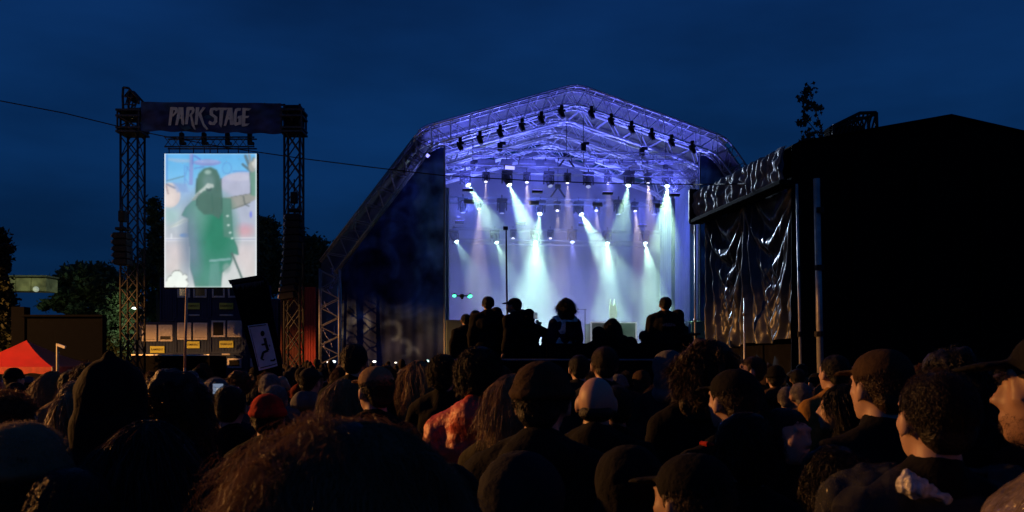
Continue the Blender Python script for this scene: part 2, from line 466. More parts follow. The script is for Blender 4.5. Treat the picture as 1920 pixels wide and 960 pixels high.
for args in (('uppermost flown truss with small black pins, close under the roof arches', 886, 277, 1286, 289, 1.3, .34, .6),
             ('flown truss carrying the highest row of moving lamps', 838, 309, 1306, 319, 2.2, .34, .45),
             ('flown truss carrying the middle row of moving lamps', 842, 368, 1245, 377, 5.2, .3, .45),
             ('thin flown bar above the lowest row of lamps', 848, 428, 1240, 432, 8.2, .08, 1.2),
             ('flown truss carrying the lowest row of lamps', 848, 448, 1215, 452, 8.2, .26, .5)):
    t, a, b = box_truss(*args); t['group'] = G_T; TR.append((t, a, b))
t0 = TR[0][0]
for i in range(14): rod('pin', (1.0+i*.62, 0, -.34), (1.0+i*.62, 0, -.52), .02, M_blk, t0)
# chain hoists and their bridles
for (px, py, v, hgt) in ((938, 262, 1.3, .62), (1095, 262, 1.3, .7), (1205, 272, 1.3, .62), (1250, 300, 2.2, .5), (887, 296, 2.2, .6)):
    p = SW(SL(px, py, v)); 
    wh = 'left end of the uppermost truss' if px == 938 else 'middle of the uppermost truss' if px == 1095 else 'right part of the uppermost truss' if px == 1205 else 'right end of the highest lamp truss' if px == 1250 else 'left end of the highest lamp truss'
    h = thing('chain_hoist', 'black chain hoist above the ' + wh, 'hoist', p, TH, 'chain hoists')
    MB().box((0, .15, -hgt*.5), (.24, .22, hgt*.62), bev=.03).build('motor', M_blk, h)
    MB().box((.13, .15, -hgt*.2), (.3, .12, .14), bev=.02).build('hook_block', M_blk, h)
    rod('chain', (0, .15, -hgt*.2), (0, .15, 1.1), .018, M_blk, h); rod('chain', (0, .15, -hgt-.15), (0, .15, -hgt*.7), .018, M_blk, h)
for (px, py, v, wh) in ((1063, 292, 2.2, 'highest'), (1047, 350, 5.2, 'middle')):
    p = SW(SL(px, py, v)); h = thing('truss_bridle', f'black triangular bridle at the middle of the {wh} lamp truss', 'bridle', p, TH, 'truss bridles')
    for s_ in (-1, 1): MB().tube((0, .15, 0), (s_*.38, .15, -.52), .05, 6).build('strap', M_blk, h)
    MB().box((0, .15, .05), (.3, .2, .2), bev=.02).build('shackle', M_blk, h)
    rod('chain', (0, .15, 0), (0, .15, 1.6), .018, M_blk, h)

CYAN = (.55, 1.0, .68); WARM = (1.0, .82, .84); BLUE = (.25, .28, 1.0)
M_lensc = mat('lens_cyan', (1, 1, 1), .3, emit=(.75, 1, .97), es=4, var=0)
M_lensw = mat('lens_warm', (1, 1, 1), .3, emit=(1, .9, .92), es=1.3, var=0)
M_lensb = mat('lens_blue', (1, 1, 1), .3, emit=(.35, .45, 1), es=4, var=0)
M_lenso = mat('lens_dim', (.5, .5, .55), .2, emit=(.8, .85, 1), es=.18, var=0)
def lampmesh():
    d = {}
    d['base'] = MB().box((0, 0, .0), (.42, .3, .12), bev=.02).mesh('base', M_blk)
    y = MB(); y.box((0, 0, -.1), (.38, .14, .05), bev=.01); y.box((-.19, 0, -.26), (.045, .13, .34), bev=.01); y.box((.19, 0, -.26), (.045, .13, .34), bev=.01)
    d['yoke'] = y.mesh('yoke', M_blk)
    h = MB()
    prof = [(.0, .22), (.1, .2), (.135, .12), (.14, -.05), (.12, -.1), (.125, -.22), (.105, -.26)]
    n = 14; vs_ = []
    for r_, z in prof:
        for i in range(n): vs_.append((r_*math.cos(2*math.pi*i/n), r_*math.sin(2*math.pi*i/n), z))
    fs = [(j*n+i, (j+1)*n+i, (j+1)*n+(i+1) % n, j*n+(i+1) % n) for j in range(len(prof)-1) for i in range(n)]
    fs.append(tuple(range((len(prof)-1)*n, len(prof)*n)))
    h.add(vs_, fs)
    for i in range(6):
        a_ = 2*math.pi*i/6; h.box((.135*math.cos(a_), .135*math.sin(a_), .03), (.03, .03, .16))
    d['head'] = h.mesh('lamp_head', M_blk, False)
    l = MB(); l.tube((0, 0, -.262), (0, 0, -.275), .1, 14)
    for i, m_ in enumerate((M_lensc, M_lensw, M_lensb, M_lenso)): d['lens%d' % i] = l.mesh('lens', m_)
    return d
LM = lampmesh()
def lamp(px, py, v, kind, aim=None, energy=0, size=20, big=True, label='', row='', zt=None, fwd=.25):
    """px,py : where the lens shows; aim: (px,py) a point on the beam further along, same depth plane"""
    l = SL(px, py, v); p = SW(l)
    s = 1.25 if big else .85
    down = Vector((0, 0, -1)); 
    if aim is not None:
        q = SW(SL(aim[0], aim[1], v)); d = (q - p).normalized(); d = (d + Vector((0, -fwd, 0))).normalized()
    else: d = down
    # local frame: thing at pivot, lens at pivot + d*.27*s
    piv = p - d*.27*s
    top = piv + Vector((0, 0, .27*s))
    t = thing('moving_head_light', label, 'stage light', top, TH, row)
    t.scale = (s, s, s)
    obj('base', LM['base'], t); obj('yoke', LM['yoke'], t)
    h = obj('lamp_head', LM['head'], t, (0, 0, -.27)); h.rotation_mode = 'QUATERNION'
    Ri = Matrix.Rotation(-TH, 3, 'Z')
    dl = Ri @ d; h.rotation_quaternion = dl.to_track_quat('-Z', 'Y')
    ln = obj('lens', LM['lens%d' % kind], h)
    if energy: spot('beam', t, Vector((0, 0, -.27)) + dl*.29, dl, energy, (CYAN, WARM, BLUE, WARM)[kind], size*1.5, .55, .05)
    rod('clamp', (0, 0, .05), (0, 0, .22 if big else .3), .03, M_blk, t)
    return t
G1, G2, G3 = 'lamps on the highest lamp truss', 'lamps on the middle lamp truss', 'lamps on the lowest lamp truss'
EC = 13500
lamps = [
 (878, 347, 2.2, 0, (925, 430), .6, 19, 1, 'leftmost big lamp of the highest row, throwing a dim green beam to the right', G1),
 (911, 341, 2.2, 1, (911, 400), .14, 11, 0, 'small lamp of the highest row between the two left beams, weak white beam', G1),
 (955, 347, 2.2, 0, (990, 440), 1.15, 18, 1, 'big lamp of the highest row, bright mint beam slanting right', G1),
 (988, 342, 2.2, 1, (990, 440), .3, 12, 0, 'small lamp of the highest row just right of the bright left slanting beam', G1),
 (1032, 349, 2.2, 3, (1045, 400), .02, 12, 1, 'big black lamp of the highest row, tiny lit dot, left of the ridge', G1),
 (1064, 343, 2.2, 1, (1064, 400), .2, 12, 0, 'small lamp of the highest row directly under the roof ridge', G1),
 (1103, 350, 2.2, 3, (1100, 400), .02, 12, 1, 'big black lamp of the highest row with a dim lens, right of the roof ridge', G1),
 (1140, 344, 2.2, 1, (1140, 400), .1, 11, 0, 'small lamp of the highest row with the faintest white beam', G1),
 (1178, 348, 2.2, 0, (1162, 430), .42, 18, 1, 'big lamp of the highest row with olive beam slanting left', G1),
 (1215, 344, 2.2, 1, (1215, 440), .42, 12, 0, 'small lamp of the highest row with the strongest white beam', G1),
 (1251, 349, 2.2, 0, (1240, 450), 1.35, 20, 1, 'rightmost big lamp of the highest row, wide bright mint beam', G1),
 (868, 399, 5.2, 3, None, 0, 10, 1, 'leftmost unlit lamp of the middle row', G2),
 (898, 392, 5.2, 1, (898, 470), .32, 13, 0, 'leftmost small white lamp of the middle row', G2),
 (941, 400, 5.2, 3, None, 0, 10, 1, 'middle row lamp with small white dot, beside the left slanting beam', G2),
 (1012, 401, 5.2, 0, (1003, 480), 1.1, 17, 1, 'big middle row lamp with bright mint beam pointing down, left of centre', G2),
 (1045, 395, 5.2, 1, (1045, 470), .26, 12, 0, 'small middle row lamp just left of the right slanting beam', G2),
 (1090, 402, 5.2, 0, (1122, 470), 1.1, 19, 1, 'big middle row lamp with bright mint beam slanting right, right of centre', G2),
 (1118, 395, 5.2, 1, (1118, 470), .24, 12, 0, 'small middle row lamp just right of the right slanting beam', G2),
 (1160, 402, 5.2, 3, None, 0, 10, 1, 'middle row lamp lost in the olive beam', G2),
 (1191, 396, 5.2, 1, (1192, 470), .32, 12, 0, 'small middle row lamp between the olive beam and the rightmost beam', G2),
 (1227, 402, 5.2, 3, None, 0, 10, 1, 'rightmost faint lamp of the middle row', G2),
 (856, 453, 8.2, 0, (895, 530), .3, 22, 1, 'leftmost lamp of the lowest row, pale beam slanting right', G3),
 (931, 455, 8.2, 0, (962, 540), .85, 20, 1, 'lamp of the lowest row beside the thin black mast', G3),
 (1004, 454, 8.2, 0, (1006, 540), .75, 30, 1, 'lamp of the lowest row inside the brightest mist, left of centre', G3),
 (1073, 454, 8.2, 2, (1075, 540), .25, 20, 1, 'deep blue lamp of the lowest row', G3),
 (1139, 456, 8.2, 0, (1136, 540), 1.5, 20, 1, 'lamp of the lowest row with bright cyan beam straight down, right of centre', G3),
 (1210, 456, 8.2, 0, (1218, 550), 1.35, 20, 1, 'rightmost lamp of the lowest row, bright cyan beam', G3),
 (962, 447, 8.2, 1, (962, 500), .1, 14, 0, 'small faint lamp of the lowest row just right of the mast', G3),
 (1032, 447, 8.2, 1, (1032, 500), .16, 14, 0, 'small faint lamp of the lowest row left of the blue lamp', G3),
]
for (px, py, v, kind, aim, e, size, big, lb, grp) in lamps:
    lamp(px, py, v, kind, aim, e*EC*{2.2: 1.0, 5.2: .8, 8.2: .62}[v], size, bool(big), lb, grp, fwd={2.2: .38, 5.2: .5, 8.2: .45}[v])
# boxes sitting on top of the first truss
for i, px in enumerate((912, 950, 988, 1030, 1104, 1141, 1178, 1215, 1246)):
    p = SW(SL(px, 304, 2.35))
    wd = .85 if i % 2 == 0 and i not in (4,) else .55
    b = MB().box((0, 0, 0), (wd, .3, .26), bev=.03).build('power_box', mat('grey_box', (.12, .12, .13), .5), None)
    b.location = p; b.rotation_euler = (0, 0, TH)
    tag(b, ['leftmost wide', 'narrow', 'wide', 'narrow', 'narrow', 'wide', 'narrow', 'wide', 'rightmost wide'][i] + ' grey power box on the highest lamp truss, ' +
        ['over the first white beam', 'over the left bright beam', 'over the second white beam', 'left of the bridle', 'right of the bridle', 'over the faintest beam', 'over the olive beam', 'over the strongest white beam', 'by the right hoist'][i], 'box', 'power boxes on the lamp truss')
# dark lamps hung on the front arch's lower chord
gl = [(863, 262), (900, 250), (938, 238), (979, 226), (1015, 213), (1053, 201), (1109, 203), (1146, 217), (1184, 231), (1222, 244), (1259, 256), (1298, 268)]
nm = ['lowest', 'second lowest', 'third lowest', 'third highest', 'second highest', 'highest']
for i, (px, py) in enumerate(gl):
    side = 'left' if i < 6 else 'right'; k = i if i < 6 else 11 - i
    p = SW(SL(px, py, -.05))
    t = thing('arch_light', f'small black lamp hung under the {side} slope of the front arch, {nm[k]} of six', 'stage light', p, TH, 'black lamps under the front arch')
    MB().box((0, 0, .0), (.16, .16, .2), bev=.02).build('clamp', M_blk, t)
    MB().box((0, 0, -.16), (.34, .12, .1), bev=.02).build('yoke', M_blk, t)
    MB().tube((-.05, 0, -.2), (.06, -.1, -.5), .13, 10, .11).build('lamp_head', M_blk, t, True)
# blue wash: LED bars standing on the trusses and deck
M_led = mat('led_blue', (.2, .2, .6), .3, emit=(.25, .25, 1), es=2.5, var=0)
def wash(l, d, e, size, col, label, rad=.3, name='wash_light'):
    p = SW(l); t = thing(name, label, 'wash light', p, 0, 'blue wash lights')
    dv = (SU*d[0] + SV*d[1] + Vector((0, 0, d[2]))).normalized()
    q = dv.to_track_quat('-Z', 'Y')
    b = MB().box((0, 0, .06), (.5, .2, .12), bev=.02).build('housing', M_blk, t); b.rotation_mode = 'QUATERNION'; b.rotation_quaternion = q
    f = MB().box((0, 0, -.006), (.46, .16, .012)).build('led_strip', M_led, b)
    spot('wash', t, dv*.03, dv, e, col, size, .9, rad)
VIO = (.12, .145, 1.0)
for i, u in enumerate((-5.0, -1.7, 1.7, 5.0)):
    wn = ['far left', 'left of centre', 'right of centre', 'far right'][i]
    wash((u, 1.2, 9.9), (0, .05, 1), 1350, 150, VIO, 'blue wash light pointing up into the roof, ' + wn, .25)
    wash((u, 7.0, 9.3), (0, .2, 1), 1100, 150, VIO, 'blue wash light pointing up at the rear roof, ' + wn, .25)
for i, u in enumerate((-4.8, -1.6, 1.6, 4.8)):
    wn = ['far left', 'left of centre', 'right of centre', 'far right'][i]
    wash((u, 3.0, 9.6), (0, 1, -.35), 1350, 150, (.1, .16, 1.0), 'blue wash light pointing down at the back curtain, ' + wn, .25)
    wash((u*.95, 10.6, 1.6), (0, -.25, 1), 1000, 140, (.42, .42, 1.0), 'blue floor light in front of the back curtain, ' + wn, .2)
wash((-.9, 6.0, 1.7), (0, -.1, 1), 1500, 150, (.66, .92, 1.0), 'pale blue floor light behind the mist at the stage centre', .3)
wash((2.9, 6.0, 1.7), (0, -.1, 1), 500, 150, (.4, .5, 1.0), 'blue floor light beside the white riser', .3)
wash((-6.9, .3, 11.2), (-.55, -.1, -.8), 50, 80, (.2, .25, 1.0), 'blue light shining down the left leg of the arch', .1)

mb = MB(); mb.box((8.9, 3.2, 5.0), (3.6, .05, 8.4)); mb.build('rear_mask', mat('mask_cloth', (.05, .06, .12), .9, translucent=.3), stage)
wash((7.6, 2.0, 8.8), (.35, -1, -.15), 60, 150, (.15, .2, 1.0), 'blue light behind the right wing cloth', .3)  # added lamp, stands in for stage light spilling through the cloth
_t = Vector((6.0, 23.5, 4.2)) - SW((-3.2, -.35, 10.6))  # lamp added at the stage front to brighten the tarp folds
wash((-3.2, -.35, 10.6), (_t.dot(SU), _t.dot(SV), _t.z), 12000, 30, (.6, .76, 1.0), 'cool white light hung at the front left, shining out along the tarp', .25)
# stage smoke inside the roof volume
mb = MB()
hp = [(-5.8, 1.46), (6.88, 1.46), (6.88, 11.25), (-5.8, 11.25)]
mb.prism(hp, .9, 11.15)
hz = mb.build('haze', None, None); hz.location = SO; hz.rotation_euler = (0, 0, TH); hz['kind'] = 'stuff'
tag(hz, 'blue lit stage smoke filling the stage opening')
hm = bpy.data.materials.new('stage_smoke'); hm.use_nodes = True; t = hm.node_tree; t.nodes.clear()
o_ = t.nodes.new('ShaderNodeOutputMaterial'); pv = t.nodes.new('ShaderNodeVolumePrincipled'); t.links.new(pv.outputs[0], o_.inputs['Volume'])
pv.inputs['Color'].default_value = (.9, .9, .95, 1); pv.inputs['Anisotropy'].default_value = .25
tcn = t.nodes.new('ShaderNodeTexCoord'); n1 = t.nodes.new('ShaderNodeTexNoise'); n1.inputs['Scale'].default_value = .5; n1.inputs['Detail'].default_value = 4; n1.inputs['Distortion'].default_value = .5
t.links.new(tcn.outputs['Object'], n1.inputs['Vector'])
m1 = t.nodes.new('ShaderNodeMapRange'); m1.inputs[1].default_value = .35; m1.inputs[2].default_value = .68; m1.inputs[3].default_value = .42; m1.inputs[4].default_value = 1.55
t.links.new(n1.outputs[0], m1.inputs[0])
s1 = t.nodes.new('ShaderNodeSeparateXYZ'); t.links.new(tcn.outputs['Object'], s1.inputs[0])
m2 = t.nodes.new('ShaderNodeMapRange'); m2.inputs[1].default_value = 1.5; m2.inputs[2].default_value = 12.5; m2.inputs[3].default_value = .068; m2.inputs[4].default_value = .042
t.links.new(s1.outputs[2], m2.inputs[0])
mu = t.nodes.new('ShaderNodeMath'); mu.operation = 'MULTIPLY'; t.links.new(m1.outputs[0], mu.inputs[0]); t.links.new(m2.outputs[0], mu.inputs[1])
t.links.new(mu.outputs[0], pv.inputs['Density'])
hz.data.materials.clear(); hz.data.materials.append(hm)
# ------------------------------------------------------------------ sodium floodlight read off the orange rims; mast invented, out of view
fl = thing('unseen_floodlight_mast', 'mast with downward orange sodium lamp at the left of the crowd', 'floodlight', (-36, 22, -2.9), 0)
MB().tube((0, 0, 2.9), (0, 0, 12.6), .14, 12, .08).build('mast', M_alud, fl, True)
hd = MB().box((.15, 0, 12.8), (.5, .7, .5), bev=.05).build('lamp_housing', M_blk, fl)
MB().box((.15, 0, 12.54), (.4, .6, .02)).build('lamp_glass', mat('sodium_glass', (1, .5, .2), .3, emit=(1, .45, .12), es=12, var=0), hd)
_l = spot('sodium_lamp', fl, (.15, 0, 12.45), (0, 0, -1), 60000, (1.0, .41, .09), 165, .06, .12)
sp = bpy.data.lights.new('added_fill', 'POINT'); sp.energy = 700; sp.color = (1, .75, .5); sp.shadow_soft_size = .3; so_ = bpy.data.objects.new('added_fill', sp); C.objects.link(so_); so_.parent = fl; so_.location = (.5, 0, 12.4)  # dim omni light added to lift signs and banner above the cutoff

# ------------------------------------------------------------------ video tower
D = 41.0
tw = thing('video_tower', 'truss tower gantry carrying the PARK STAGE banner above the video screen', 'truss gantry', P(395, 680, D)*Vector((1, 1, 0)), 0)
TO = tw.location.copy()
def T(px, py, dd=0): return P(px, py, D + dd) - TO
def truss_leg(px0, px1, ytop):
    a = T(px0, HY).x; b = T(px1, HY).x; zt = T(0, ytop).z; w_ = b - a
    mb = MB()
    for x in (a, b):
        for y in (0, w_): mb.tube((x, y, 0), (x, y, zt), .055, 8)
    leg = mb.build('tower_leg', mat('dark_truss', (.05, .05, .055), .5, .3), tw, True)
    n = 13
    for i in range(n):
        z0, z1 = .2 + (zt-.4)*i/n, .2 + (zt-.4)*(i+1)/n
        for y in (0, w_):
            rod('brace', (a, y, z0), (b, y, z1), .03, MATS['dark_truss'], leg)
            rod('brace', (b, y, z0), (a, y, z1), .03, MATS['dark_truss'], leg)
        rod('brace', (a, 0, z0), (a, w_, z1), .025, MATS['dark_truss'], leg); rod('brace', (b, 0, z1), (b, w_, z0), .025, MATS['dark_truss'], leg)
    # sleeve block
    sb = MB(); c = (a+b)/2
    for zz in (T(0, 207).z, T(0, 218).z, T(0, 240).z, T(0, 247).z): sb.box((c, w_/2, zz), (w_+.34, w_+.34, .09))
    for x in (a-.1, b+.1):
        for y in (-.1, w_+.1): sb.tube((x, y, T(0, 249).z), (x, y, T(0, 205).z), .05, 6)
    s_ = sb.build('sleeve_block', MATS['dark_truss'], tw)
    for k in range(2):
        rod('brace', (a-.1, -.1, T(0, 240).z), (b+.1, -.1, T(0, 218).z), .03, MATS['dark_truss'], s_)
        rod('brace', (b+.1, -.1, T(0, 240).z), (a-.1, -.1, T(0, 218).z), .03, MATS['dark_truss'], s_)
    return leg
M_dt = mat('dark_truss', (.05, .05, .055), .5, .3)
truss_leg(226, 258, 207); truss_leg(533, 562, 195)
mb = MB()
MB().box((T(547, 0).x, .5, T(0, 216).z), (.8, .8, 1.05), bev=.05).build('hoist_block', M_blk, tw)
# left top: cranked head section
mb = MB(); a = T(231, 165); b = T(258, 190)
for y in (0, .6): mb.path([T(231, 207)+Vector((0, y, 0)), T(230, 180)+Vector((0, y, 0)), T(231, 164)+Vector((0, y, 0)), T(241, 165)+Vector((0, y, 0)), T(260, 186)+Vector((0, y, 0)), T(260, 195)+Vector((0, y, 0))], .055, 6)
mb.box(T(243, 178)+Vector((0, .3, 0)), (.42, .5, .36), rot=Matrix.Rotation(R(40), 3, 'Y'))
hs = mb.build('head_section', M_dt, tw, True)
for (p0, p1) in (((230, 181), (250, 183)), ((243, 168), (236, 195)), ((250, 176), (240, 200)), ((231, 196), (256, 196)), ((243, 205), (262, 188))):
    for y in (0, .6): rod('brace', T(*p0)+Vector((0, y, 0)), T(*p1)+Vector((0, y, 0)), .03, M_dt, hs)
mb = MB()                                 # horizontal truss behind the banner
for z_ in (193, 214):
    for y in (.15, .75): mb.tube(T(262, z_)+Vector((0, y, 0)), T(531, z_+2)+Vector((0, y, 0)), .05, 8)
tt = mb.build('top_truss', M_dt, tw, True)
for i in range(9):
    x0, x1 = 262+269*i/9, 262+269*(i+1)/9
    rod('brace', T(x0, 193)+Vector((0, .15, 0)), T(x1, 215)+Vector((0, .15, 0)), .025, M_dt, tt)
# banner with lettering
bn = thing('banner', 'dark blue cloth banner lettered PARK STAGE across the top of the video tower', 'banner', T(396, 0)*Vector((1, 0, 0)) + TO + Vector((0, -.12, 0)), 0)
BO = bn.location.copy()
def Bp(px, py, dy=0): v = P(px, py, BO.y) - BO; v.y = dy; return v
nx, nz_ = 70, 18; vs_, pc = [], []
for j in range(nz_+1):
    for i in range(nx+1):
        px = 264 + (527-264)*i/nx; yt = 191 + 2.5*i/nx; yb = 245 + 6*i/nx + 1.2*math.sin(i*.5); py = yb + (yt-yb)*j/nz_
        v = Bp(px, py, .03*math.sin(i*.35+j*.2)); vs_.append(tuple(v)); pc.append((px, py))
fs = [(j*(nx+1)+i, j*(nx+1)+i+1, (j+1)*(nx+1)+i+1, (j+1)*(nx+1)+i) for j in range(nz_) for i in range(nx)]
mb = MB(); mb.add(vs_, fs); mb.add([(x, y+.02, z) for x, y, z in vs_], [f[::-1] for f in fs])
def banner_print(co):
    X, Z = co[:, 0], co[:, 1]
    n = np.array([mnoise.fractal(Vector((x/22, z/14, 4.2)), 1.0, 2.0, 4) for x, z in zip(X, Z)])
    n2 = np.array([mnoise.fractal(Vector((x/60, z/30, 9.2)), 1.0, 2.0, 3) for x, z in zip(X, Z)])
    c = np.array([.028, .05, .16])[None, :]*np.clip(1+1.0*n, .4, 2)[:, None]
    c += np.array([.03, .02, .05])[None, :]*np.clip(n2, 0, 1)[:, None] + np.array([.02, .07, .09])[None, :]*np.clip(-n2, 0, 1)[:, None]
    return np.clip(c, .002, 1)
me = mb.mesh('cloth', mat('banner_cloth', (1, 1, 1), .8, var=0, attr='print'), True); paint_cloth(pc+pc, banner_print, me); obj('cloth', me, bn)
# letters as cut strokes in reference units (x 0..1920 over photo 300..490)
def q(x0, y0, w0, x1, y1, w1):
    w0 *= 1.22; w1 *= 1.22
    return [(x0-w0/2, y0), (x0+w0/2, y0), (x1+w1/2, y1), (x1-w1/2, y1)]
LET = [
 ('P', [q(235,118,55,190,460,40), q(190,460,42,168,462,4), [(215,112),(330,120),(350,165),(335,215),(250,300),(245,262),(290,205),(296,172),(230,168)]]),
 ('A', [q(392,118,58,320,455,42), q(420,118,50,440,430,46), q(440,430,46,448,462,4), [(365,300),(440,292),(440,330),(358,340)]]),
 ('R', [q(545,118,55,505,440,42), [(525,112),(640,112),(668,165),(650,225),(570,300),(560,268),(606,215),(612,172),(535,170)], [(575,262),(612,262),(650,430),(685,545),(655,535),(612,470)]]),
 ('K', [q(720,118,55,690,450,42), [(820,112),(872,125),(768,262),(735,280),(730,240)], [(735,262),(790,240),(850,430),(925,530),(890,545),(825,480)]]),
 ('S', [[(945,190),(965,135),(1040,122),(1120,135),(1105,172),(1060,195),(1055,170),(1015,175),(1010,240),(1095,300),(1090,400),(1040,455),(950,450),(925,420),(940,370),(975,385),(1000,405),(1030,380),(1032,320),(950,262)]]),
 ('T', [[(1100,125),(1300,128),(1262,172),(1105,170)], q(1180,130,62,1155,440,50), q(1155,440,50,1165,500,3)]),
 ('A', [q(1330,128,60,1235,470,36), q(1345,128,56,1365,450,52), [(1290,310),(1365,305),(1365,345),(1280,350)]]),
 ('G', [[(1545,135),(1530,185),(1478,185),(1462,250),(1455,400),(1490,405),(1495,330),(1470,325),(1485,285),(1555,270),(1550,440),(1430,470),(1395,430),(1400,250),(1430,150),(1480,130)]]),
 ('E', [q(1600,130,56,1585,480,50), [(1590,130),(1735,140),(1690,180),(1590,178)], [(1590,285),(1700,280),(1672,320),(1590,325)], [(1575,430),(1705,425),(1660,470),(1570,485)]]),
]
M_let = mat('pale_lettering', (.85, .85, .72), .8, var=.18, vscale=3)
for ch, polys in LET:
    mb = MB()
    for k, poly in enumerate(polys):
        pts = []
        for x, y in poly:
            v = Bp(300 + x/1920*190, 190 + y/960*95); pts.append((v.x, v.z))
        mb.prism(pts, -.055-.003*k, -.04)
    o = mb.build('letter', M_let, bn)
sw = MB()                                   # blue stroke between the words
pts = [(830, 300), (870, 265), (1000, 275), (1000, 320), (900, 340)]
sw.prism([((Bp(300+x/1920*190, 190+y/960*95)).x, (Bp(300+x/1920*190, 190+y/960*95)).z) for x, y in pts], -.05, -.04)
sw.build('brush_mark', mat('teal_print', (.04, .12, .2), .8), bn); sw = MB()
pts = [(370, 440), (460, 490), (560, 470), (600, 520), (500, 560), (420, 520)]
sw.prism([((Bp(300+x/1920*190, 190+y/960*95)).x, (Bp(300+x/1920*190, 190+y/960*95)).z) for x, y in pts], -.051, -.04)
sw.build('brush_mark', mat('teal_print', (.04, .12, .2), .8), bn)
# hanging truss, hoists
ht = thing('screen_truss', 'short dark hanging truss just above the video screen', 'truss', T(310, 0)*Vector((1, 0, 0))+TO+Vector((0, -.1, T(0, 258).z)), 0)
ln = T(478, 0).x - T(310, 0).x; hh = T(0, 258).z - T(0, 276).z
mb = MB()
for y in (0, .4):
    for z in (0, -hh): mb.tube((0, y, z), (ln, y, z), .035, 8)
mb.build('chord', M_dt, ht, True)
for i in range(12):
    x0, x1 = ln*i/12, ln*(i+1)/12
    rod('brace', (x0, 0, 0), (x1, 0, -hh), .016, M_dt, ht); rod('brace', (x0, 0, -hh), (x1, 0, 0), .016, M_dt, ht)
for px in (317, 337, 363, 383, 394, 408, 428, 447, 466):
    x = T(px, 0).x - T(310, 0).x; rod('hanger', (x, .1, -hh), (x, .1, -hh-.26), .025, M_dt, ht)
for i, px in enumerate((339, 381, 425, 467)):
    h = thing('chain_hoist', f'black chain hoist between banner and hanging truss, {["leftmost","second from left","third from left","rightmost"][i]} of four', 'hoist', TO + T(px, 270)+Vector((0, .12, 0)), 0, 'chain hoists over the screen')
    MB().box((0, 0, .3), (.2, .2, .5), bev=.03).build('motor', M_blk, h); MB().box((.05, 0, .05), (.3, .16, .14), bev=.02).build('hook_block', M_blk, h)
    rod('chain', (0, 0, .5), (0, 0, 1.1), .02, M_blk, h)
# ------------------------------------------------------------------ LED screen
scn = thing('video_screen', 'large bright upright LED screen showing a long haired singer with raised hand', 'video screen', TO + T(394, 413)+Vector((0, .05, 0)), 0)
W_, H_ = T(481, 0).x-T(308, 0).x, T(0, 287).z-T(0, 538).z
fr = MB(); fr.box((0, .16, 0), (W_+.1, .22, H_+.1), bev=.03); fr.build('cabinet', M_blk, scn)
def inpoly(X, Y, poly, soft=2.0):
    # signed distance style soft mask
    n = len(poly); inside = np.zeros(X.shape, bool); dmin = np.full(X.shape, 1e9)
    for i in range(n):
        x0, y0 = poly[i]; x1, y1 = poly[(i+1) % n]
        cond = ((y0 > Y) != (y1 > Y)) & (X < (x1-x0)*(Y-y0)/((y1-y0) if abs(y1-y0) > 1e-9 else 1e-9) + x0)
        inside ^= cond
        dmin = np.minimum(dmin, seg_d(X, Y, (x0, y0), (x1, y1)))
    sd = np.where(inside, dmin, -dmin)
    return np.clip(.5 + sd/(2*soft), 0, 1)
